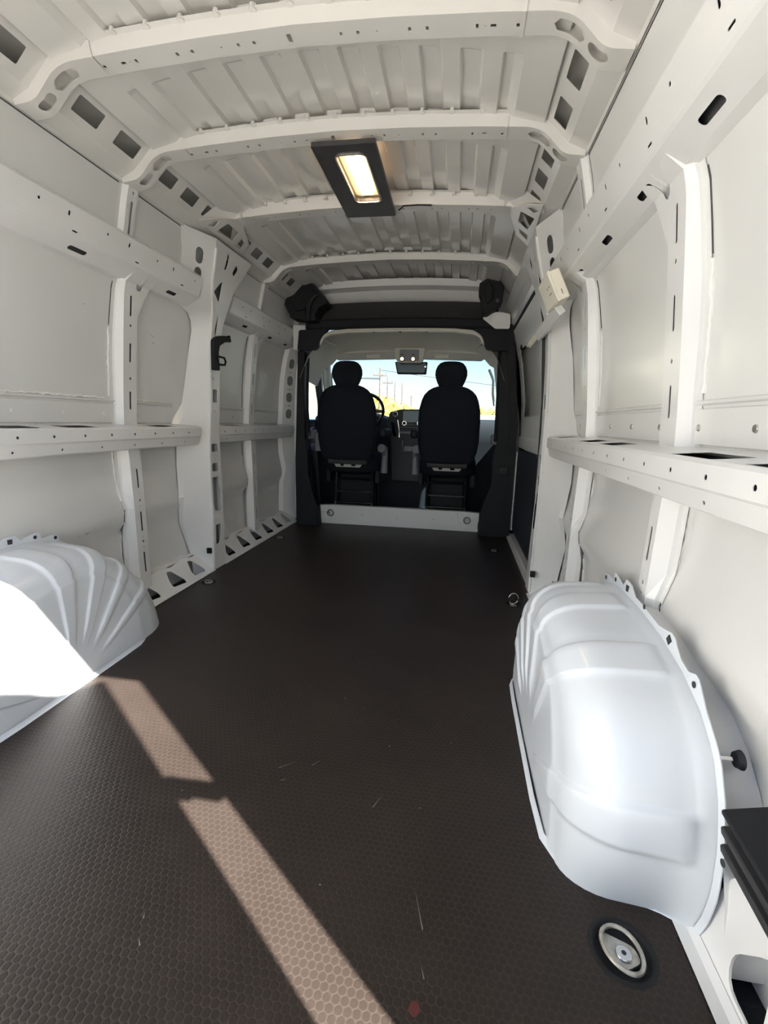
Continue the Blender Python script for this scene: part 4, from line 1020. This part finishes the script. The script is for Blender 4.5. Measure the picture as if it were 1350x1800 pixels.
# overhead console with two lit map lamps
r = thing('overhead_console', (.012, 4.28, 1.45), 'grey overhead console with two lit map lamps', 'console')
mb = MB(); mb.sheet(rpoly([(-.125, 1.525), (.15, 1.525), (.135, 1.43), (.115, 1.402), (-.09, 1.402), (-.11, 1.43)], .02), [], lambda u, v, q: (u, 4.24+q, v), .08); build('shell', mb, HEADLINER, r, smooth=0, bevel=.008)
mb = MB(); mb.sheet(rpoly([(-.075, 1.51), (.095, 1.51), (.098, 1.415), (-.075, 1.415)], .012), [], lambda u, v, q: (u, 4.232+q, v), .01); build('face', mb, GREYCON, r, smooth=0)
for x in (-.052, .046):
    mb = MB(); mb.cyl((x, 4.232, 1.428), (0, -1, 0), .022, .004, 16); b = build('lamp_ring', mb, BLACK, r)
    mb = MB(); mb.cyl((x, 4.2275, 1.430), (0, -1, 0), .015, .004, 16, .008); build('map_lamp', mb, LAMPW, b)
    mb = MB(); mb.box(x-.012, x+.012, 4.226, 4.232, 1.463, 1.470); build('slot', mb, DARKGAP, r)
# rear view mirror / display
r = thing('rear_view_mirror', (.02, 4.34, 1.36), 'wide dark rear-view mirror hanging below the overhead console', 'mirror')
mb = MB(); mb.sheet(rpoly([(-.128, 1.418), (.168, 1.418), (.160, 1.310), (-.104, 1.310)], .01), [], lambda u, v, q: (u, 4.33+q, v), .03); build('housing', mb, BLACK, r, smooth=0, bevel=.004)
mb = MB(); mb.sheet(rpoly([(-.112, 1.408), (.152, 1.408), (.146, 1.325), (-.094, 1.325)], .008), [], lambda u, v, q: (u, 4.325+q, v), .006); build('glass', mb, mat('mirror_glass', (.03, .05, .07), .15), r, smooth=0)
mb = MB(); mb.cyl((.15, 4.322, 1.375), (0, -1, 0), .008, .004, 10); build('button', mb, CHROME, r)
mb = MB(); mb.tube([(.02, 4.36, 1.40), (.02, 4.38, 1.45)], .012, 8); build('stem', mb, BLACK, r)

# windscreen and A pillars
WS = [(-.80, 4.38, 1.46), (0, 4.40, 1.47), (.80, 4.38, 1.46)]
WB = [(-.92, 4.98, .82), (0, 5.16, .82), (.92, 4.98, .82)]
mb = MB(); rows = []
for k in frange(0, 1, 6): rows.append([tuple(a+(b-a)*k for a, b in zip(p, q)) for p, q in zip(WS, WB)])
mb.grid(rows); mb2 = MB(); mb2.v = mb.v; mb2.f = mb.f
build('window_1', mb2, GLASS, kind='structure', smooth=60, label='windscreen at the front of the cab')
for s in (-1, 1):
    mb = MB()
    P = [(s*.76, 4.30, 1.48), (s*.80, 4.42, 1.40), (s*.845, 4.62, 1.22), (s*.885, 4.82, 1.02), (s*.91, 4.98, .82)]
    mb.tube(P, [.05, .045, .042, .042, .05], 10)
    ap = build('trim_1' if s < 0 else 'trim_2', mb, HEADLINER, kind='structure', label=f"beige windscreen pillar on the {'left' if s < 0 else 'right'}")
    mb = MB(); mb.tube([(s*.72, 4.40, 1.36), (s*.765, 4.47, 1.28), (s*.775, 4.55, 1.16), (s*.80, 4.62, 1.06)], .012, 8); build('grab_bar', mb, VISOR, ap)
# cab doors with windows
for s, nm in ((-1, 'door_2'), (1, 'door_3')):
    mb = MB()
    XD = lambda z: interp([(-.1, .96), (.5, .97), (.85, .96), (1.2, .905), (1.48, .835)], z)[0]
    o = [(3.86, -.1), (4.98, -.1), (5.02, .84), (4.86, 1.02), (4.62, 1.26), (4.36, 1.47), (3.86, 1.50)]
    win = rpoly([(4.06, .87), (4.86, .87), (4.72, 1.05), (4.50, 1.27), (4.32, 1.41), (4.06, 1.43)], .05)
    mb.sheet(o, [win], lambda u, v, q: (s*(XD(v)+q), u, v), .05, cv=frange(0, 1.4, 14))
    d = build(nm, mb, DASH, kind='structure', smooth=30, label=f"dark inner face of the {'driver' if s < 0 else 'passenger'} door with window")
    mb = MB(); mb.sheet(win, [], lambda u, v, q: (s*(XD(v)+.022+q), u, v), .004, cv=frange(.9, 1.4, 5)); build('window_2' if s < 0 else 'window_3', mb, GLASS, d, smooth=30)
    mb = MB(); mb.tube([(s*(XD(z)-.004), y, z) for y, z in win[::2]], .010, 6, closed=True); build('window_seal', mb, RUBBER, d)
    mb = MB(); mb.box(s*.86 if s > 0 else -.95, .95 if s > 0 else -.86, 4.1, 4.7, .58, .66); build('door_armrest', mb, GREYCON, d, bevel=.02)
    mb = MB(); mb.tube([(s*.90, 4.22, .78), (s*.885, 4.24, .80), (s*.885, 4.34, .80), (s*.90, 4.36, .78)], .012, 8); build('door_handle', mb, CHROME, d)
    # seat belt
    r = thing('seat_belt', (s*.80, 3.84, .35), f"black {'driver' if s < 0 else 'passenger'} seat belt hanging by the side pillar", 'seat belt', 'cab seat belts')
    mb = MB(); mb.cyl((s*.80, 3.80, 1.24), (0, -1, 0), .026, .03, 14, .02); build('upper_anchor', mb, BLACKGLOSS, r)
    mb = MB(); mb.grid([[(s*(.80-.02*k-.012), 3.80+.10*k, 1.24-.84*k), (s*(.80-.02*k+.012), 3.81+.10*k, 1.24-.84*k)] for k in frange(0, 1, 10)]); build('webbing', mb, BELT, r)
    mb = MB(); mb.box(min(s*.74, s*.82), max(s*.74, s*.82), 3.86, 3.94, .72, .80); build('buckle', mb, GREYCON, r, bevel=.01)

# dashboard
r = thing('dashboard', (0, 4.6, .4), 'dark dashboard with centre screen, knobs and shelf between the seats', 'dashboard')
mb = MB(); rows = []
for x in frange(-.94, .94, 20):
    hump = .045*math.exp(-((x+.42)/.16)**4)
    rows.append([(x, 4.98, .80), (x, 4.80, .885+hump*.5), (x, 4.58, .925+hump), (x, 4.52, .90+hump), (x, 4.50, .80), (x, 4.53, .70), (x, 4.62, .42), (x, 4.70, .02)])
mb.grid(rows); build('dash_top', mb, DASH, r)
mb = MB(); mb.sheet(rpoly([(-.17, .975), (-.06, 1.0), (.30, 1.005), (.32, .80), (.28, .70), (.18, .33), (-.13, .33), (-.155, .70), (-.20, .86)], .02), [], lambda u, v, q: (u, 4.40+q+.12*(1.0-v)*(-.3), v), .16); build('centre_stack', mb, DASH, r, smooth=0, bevel=.01)
st = lambda v: 4.40-.036*(1.0-v)
mb = MB(); mb.sheet(rpoly([(-.045, .985), (.20, .988), (.20, .885), (-.045, .882)], .012), [], lambda u, v, q: (u, st(v)-.010+q, v), .012); build('screen', mb, SCREEN, r, smooth=0)
mb = MB(); mb.tube([(-.119+.022*math.cos(a), 4.385, .955+.022*math.sin(a)) for a in frange(0, 2*math.pi, 18)[:-1]], .004, 6, closed=True); build('vent_ring', mb, CHROME, r)
for nx in (-.03, .11):
    mb = MB(); mb.cyl((nx, 4.40, .872), (0, -1, 0), .022, .018, 16, .018); k = build('knob', mb, BLACK, r)
    mb = MB(); mb.tube([(nx+.018*math.cos(a), 4.381, .872+.018*math.sin(a)) for a in frange(0, 2*math.pi, 16)[:-1]], .0035, 6, closed=True); build('chrome_ring', mb, CHROME, k)
mb = MB()
for z in (.86, .835, .80): mb.box(-.06, .18, 4.375, 4.40, z-.002, z+.002)
build('switch_row', mb, GREYCON, r)
mb = MB(); mb.box(-.07, .17, 4.36, 4.40, .775, .795); build('shelf', mb, GREYCON, r, bevel=.004)
mb = MB(); mb.tube([(-.035, 4.36, .715), (-.035, 4.36, .615), (.12, 4.36, .615), (.12, 4.36, .715)], .010, 8); mb.box(-.02, .10, 4.35, 4.40, .62, .66); build('cup_holder', mb, GREYCON, r)
mb = MB(); mb.tube([(-.115, 4.38, .76), (-.12, 4.31, .80), (-.12, 4.27, .86)], [.016, .012, .013], 8); mb.tube([(-.12, 4.27, .85), (-.122, 4.262, .885)], [.020, .018], 10); build('gear_lever', mb, BLACKGLOSS, r)
mb = MB(); mb.tube([(-.09, 4.36, .90), (-.075, 4.36, .82), (-.07, 4.36, .74)], .006, 6); build('trim_line', mb, CHROME, r)
# instrument hood
# steering wheel
r = thing('steering_wheel', (-.405, 4.28, .97), 'black steering wheel partly hidden by the driver seat', 'steering wheel')
ca, sa = math.cos(math.radians(28)), math.sin(math.radians(28))
sw = lambda u, v, d=0: (-.405+u, 4.27-d*ca+v*sa, .965+v*ca+d*sa)
mb = MB(); mb.tube([sw(.19*math.cos(a), .19*math.sin(a)) for a in frange(0, 2*math.pi, 36)[:-1]], .015, 10, closed=True); build('rim', mb, BLACKGLOSS, r)
mb = MB(); mb.tube([sw(0, 0, -.01), sw(0, 0, .04)], [.07, .055], 20); build('hub', mb, BLACK, r)
for a in (.05, math.pi-.05, -math.pi/2):
    mb = MB(); mb.tube([sw(.05*math.cos(a), .05*math.sin(a), .01), sw(.185*math.cos(a), .185*math.sin(a))], [.022, .013], 8); build('spoke', mb, GREYCON, r)
mb = MB(); mb.tube([sw(0, 0, -.02), (-.405, 4.62, .80)], .035, 10); build('column', mb, BLACK, r)

# ================================================================== FITTINGS IN THE CARGO BAY
# black wiring bracket on the left pillar
r = thing('wiring_bracket', (-.90, 2.50, 1.15), 'black plastic cable hook clipped to the left main pillar', 'bracket')
mb = MB()
mb.sheet(rpoly([(2.47, 1.14), (2.525, 1.14), (2.52, 1.235), (2.535, 1.275), (2.60, 1.305), (2.67, 1.315), (2.67, 1.335), (2.60, 1.34), (2.53, 1.325), (2.475, 1.30)], .008), [], lambda u, v, q: (-.892+q, u, v), .022); build('hook', mb, BLACK, r, smooth=0, bevel=.003)
mb = MB(); mb.tube([(-.87, 2.52, 1.215), (-.86, 2.56, 1.213), (-.86, 2.575, 1.195), (-.86, 2.565, 1.175), (-.87, 2.52, 1.172)], .006, 6); build('clip', mb, BLACK, r)
mb = MB(); mb.cyl((-.868, 2.50, 1.20), (1, 0, 0), .010, .006, 8); build('peg', mb, BLACKGLOSS, r)
mb = MB(); mb.box(-.89, -.872, 2.655, 2.668, 1.33, 1.35); build('peg', mb, BLACKGLOSS, r)

# cream control box and lower bracket on the right pillar
r = thing('control_box', (.84, 2.33, 1.50), 'cream plastic control box tilted on the right main pillar', 'box')
E1, E2, E3 = Vector((.052, 0, -.1056)), Vector((.0447, 0, .0172)), Vector((0, .21, 0))
K = Vector((.7815, 2.0, 1.4645))
CB = K+(E1+E2+E3)/2
mb = MB(); mb.obox(CB, (E1.length, E2.length, E3.length), E1, E2, E3); build('case', mb, BOXPL, r, bevel=.005)
mb = MB(); mb.obox(CB-E2*.38, (E1.length+.004, .006, E3.length+.004), E1, E2, E3); build('lid_seam', mb, BOXPL, r, bevel=.0015)
for u, v, l in ((-.1, -.28, .02), (-.1, -.10, .018), (.12, -.2, .045)):
    mb = MB(); mb.obox(CB-E2*.503+E1*u+E3*v, (.004, .0006, l), E1, E2, E3); build('print', mb, INK, r, smooth=0)
mb = MB(); mb.obox(CB-E3*.502+E1*.25+E2*.05, (.02, .004, .0006), E1, E2, E3); build('print', mb, INK, r, smooth=0)
r = thing('hinge_arm', (.865, 2.12, 1.357), 'cream painted metal arm below the control box', 'bracket')
a0, a1, a2 = [Vector(p) for p in ((.865, 2.12, 1.357), (.852, 2.55, 1.325), (.838, 2.75, 1.322))]
d = (a1-a0).normalized(); nn = Vector((-.75, 0, -.6)); nn = (nn-d*nn.dot(d)).normalized(); bb = d.cross(nn)
mb = MB(); mb.obox((a0+a1)/2, ((a1-a0).length, .045, .030), d, bb, nn); build('arm', mb, PAINT, r, bevel=.003)
mb = MB(); mb.obox((a1+a2)/2+nn*.004, ((a2-a1).length, .030, .020), d, bb, nn); build('roller_arm', mb, BOXPL, r, bevel=.003)
mb = MB(); mb.cyl(a2+nn*.006, nn, .012, .014, 10); build('roller', mb, STEEL, r)

# black rubber door check stack at the right rear corner
r = thing('door_buffer', (.94, .63, .22), 'black stacked rubber door buffer on the right rear corner', 'buffer')
for k, (z, m_) in enumerate(((.288, GREYTRIM), (.255, RUBBER), (.222, RUBBER))):
    mb = MB(); mb.obox((.965+.004*k, .615, z), (.085, .185, .010 if k == 0 else .016), (1, 0, .25), (0, 1, .10), (-.25, -.10, 1)); build('rubber_plate', mb, m_, r, bevel=.004)
mb = MB(); mb.obox((.975, .60, .25), (.07, .15, .085), (1, 0, .25), (0, 1, .10), (-.25, -.10, 1)); build('core', mb, RUBBER, r, bevel=.005)
mb = MB(); mb.cyl((.998, .62, .33), (-1, 0, 0), .04, .03, 18, .028); build('mount', mb, RUBBER, r)
mb = MB(); mb.cyl((.999, .80, .315), (-1, 0, 0), .017, .010, 16, .013); g = build('grommet', mb, BLACKPANEL, wall_right)
mb = MB(); mb.cyl((.985, .80, .315), (-1, 0, 0), .004, .03, 8); mb.tube([(.99, .64, .47), (.975, .66, .462), (.985, .675, .46)], .006, 6); build('stud', mb, CHROME, wall_right)

# ================================================================== REAR DOORS (opened; the right one cuts the sun)
def rear_door(name, hx, hy, dx, dy, s):
    d = Vector((dx, dy, 0)).normalized(); n = Vector((d.y, -d.x, 0))*s
    mb = MB(); f = lambda u, v, q: tuple(Vector((hx, hy, 0))+d*u+n*q+Vector((0, 0, v)))
    mb.sheet([(0, -.02), (.76, -.02), (.76, 2.0), (0, 2.0)], [], f, .06)
    return build(name, mb, PAINT, kind='structure', smooth=0, label='opened rear cargo door')
rear_door('door_4', .833, .115, -.57, -.82, 1)
rear_door('door_5', -.90, .14, -.45, -.9, -1)
mb = MB(); mb.box(.80, .88, .10, .15, 1.345, 1.385); mb.box(.86, .94, .12, .16, 1.33, 1.37); build('hinge', mb, PAINT, bpy.data.objects['door_4'], bevel=.006)

# ================================================================== OUTSIDE
def pole(x, y, h, lab, arm=True, r=.13):
    root = thing('utility_pole', (x, y, -.62), lab, 'pole', 'utility poles along the road')
    mb = MB(); mb.tube([(x, y, -.62), (x, y, h)], [r, r*.6], 8); build('shaft', mb, WOODPOLE, root)
    if arm:
        mb = MB(); mb.box(x-.45, x+.45, y-.05, y+.05, h-.52, h-.42); build('crossarm', mb, WOODPOLE, root)
        for dx in (-.4, .4):
            mb = MB(); mb.cyl((x+dx, y, h-.42), (0, 0, 1), .05, .16, 8); build('insulator', mb, GREYCON, root)
PL = [(-4.65, 30, 4.24, 'tallest utility pole beside the driver headrest', True), (-5.55, 39, 4.5, 'utility pole second from the driver seat, with a grey box', True), (-6.45, 50, 5.1, 'third utility pole from the driver seat above yellow trees', False), (-7.4, 64, 6.1, 'fourth thin utility pole from the driver seat', False), (-8.6, 88, 5.9, 'short distant utility pole over the centre of the dashboard', True), (-8.4, 116, 5.9, 'farthest utility pole beside the passenger seat', True)]
for p_ in PL: pole(p_[0], p_[1], p_[2], p_[3], p_[4], r=.085*max(1, p_[1]/45))
for k, (z0, z1) in enumerate(((3.55, 3.1), (3.5, 2.9), (4.1, 4.0))):
    mb = MB()
    if k < 2: pts = [(-16+t*11.3, 30-1*0, z0+.3*math.sin(t*3)-.25*math.sin(math.pi*t)) for t in frange(0, 1, 12)]
    else: pts = [(-4.65+t*26, 30+t*14, 4.1+t*.2-.9*math.sin(math.pi*t*.8)) for t in frange(0, 1, 16)]
    mb.tube(pts, .022, 5); o = build('power_line', mb, WIRE, None, origin=pts[0])
    tag(o, ['upper thin dark power line left of the tallest pole', 'lower thin dark power line left of the tallest pole', 'long thin power line crossing below the mirror'][k], 'wire')
def tree(x, y, h, w_, m, lab, seed):
    rnd = random.Random(seed); root = thing('tree', (x, y, -.62), lab, 'tree', 'yellow trees beyond the windscreen')
    mb = MB(); mb.tube([(x, y, -.62), (x+.05, y, h*.3), (x, y, h*.7)], [.16, .12, .05], 7)
    for k in range(5):
        a = rnd.uniform(0, 6.28); mb.tube([(x, y, h*.25+k*.1*h), (x+math.cos(a)*w_*.5, y+math.sin(a)*w_*.5, h*.55+k*.08*h)], [.05, .02], 5)
    build('trunk', mb, BARK, root)
    mb = MB()
    for k in range(900):
        while True:
            p = Vector((rnd.uniform(-1, 1), rnd.uniform(-1, 1), rnd.uniform(-1, 1)))
            if p.length < 1 and p.length > rnd.random()*.8: break
        bump = 1+.25*noise.noise(p*2+Vector((seed, 0, 0)))
        c = Vector((x+p.x*w_*bump, y+p.y*w_*bump, -.62+(h+.62)*.55+p.z*(h+.62)*.45*bump))
        a = Vector((rnd.uniform(-1, 1), rnd.uniform(-1, 1), rnd.uniform(-1, 1))).normalized(); b = a.orthogonal().normalized(); r_ = rnd.uniform(.07, .17)*max(1, w_/1.5)
        mb.add([c-a*r_, c+b*r_*.6, c+a*r_, c-b*r_*.6], [(0, 1, 2, 3)])
    build('crown', mb, m, root, smooth=0)
TR_ = [(-9.04, 56, 2.43, 1.9, LEAFG), (-5.5, 34, 2.87, 1.35, LEAF), (-6.42, 43, 3.29, 1.5, LEAF), (-5.72, 48, 2.87, 1.6, LEAFG), (-5.6, 54, 2.8, 1.7, LEAF), (-6.4, 66, 2.6, 1.8, LEAF), (-7.2, 84, 2.9, 2.2, LEAFG), (-5.2, 96, 2.4, 2.4, LEAF), (2.0, 40, 2.4, 1.0, LEAF), (3.2, 42, 2.3, 1.2, LEAFG)]
LBL = ['olive yellow tree just right of the driver seat', 'tall yellow tree under the tallest pole', 'bright yellow tree between the first two poles', 'olive tree behind the second pole', 'yellow tree under the third pole', 'yellow tree under the fourth pole', 'low olive tree far along the road', 'farthest low yellow tree beside the passenger seat', 'small yellow tree right of the passenger seat', 'olive tree at the right edge of the windscreen']
for i, (x, y, h, w_, m) in enumerate(TR_): tree(x, y, h, w_, m, LBL[i], i+1)
# white truck parked at the right
r = thing('parked_truck', (2.1, 26, -.62), 'white box truck parked outside, right of the passenger seat', 'truck')
mb = MB(); mb.box(1.2, 3.3, 24.5, 29, .05, 1.35); build('cargo_box', mb, TRUCKW, r, bevel=.05)
mb = MB(); mb.box(1.3, 3.2, 29, 30.5, -.2, .9); build('truck_cab', mb, TRUCKW, r, bevel=.1)
mb = MB(); mb.box(1.25, 3.25, 24.5, 30.2, -.25, .05); build('chassis', mb, BLACK, r)
for x in (1.35, 3.15):
    for y in (25.6, 29.6):
        mb = MB(); mb.cyl((x-.12, y, -.22), (1, 0, 0), .40, .24, 16); build('wheel', mb, TYRE, r)
# buildings seen through the side windows
r = thing('house', (-9.5, 14, -.62), 'cream sided building with blue base, seen through the driver window', 'building')
mb = MB(); mb.box(-14, -8, 17, 27.5, .95, 3.4); build('wall', mb, CREAMW, r)
mb = MB(); mb.box(-14, -7.98, 16.98, 27.52, -.62, .95); build('base_wall', mb, BLUEW, r)
mb = MB(); mb.grid([[(-14.3, y, 3.4), (-11, y, 4.6), (-7.7, y, 3.4)] for y in (16.7, 27.8)]); build('roof', mb, GREYCON, r)
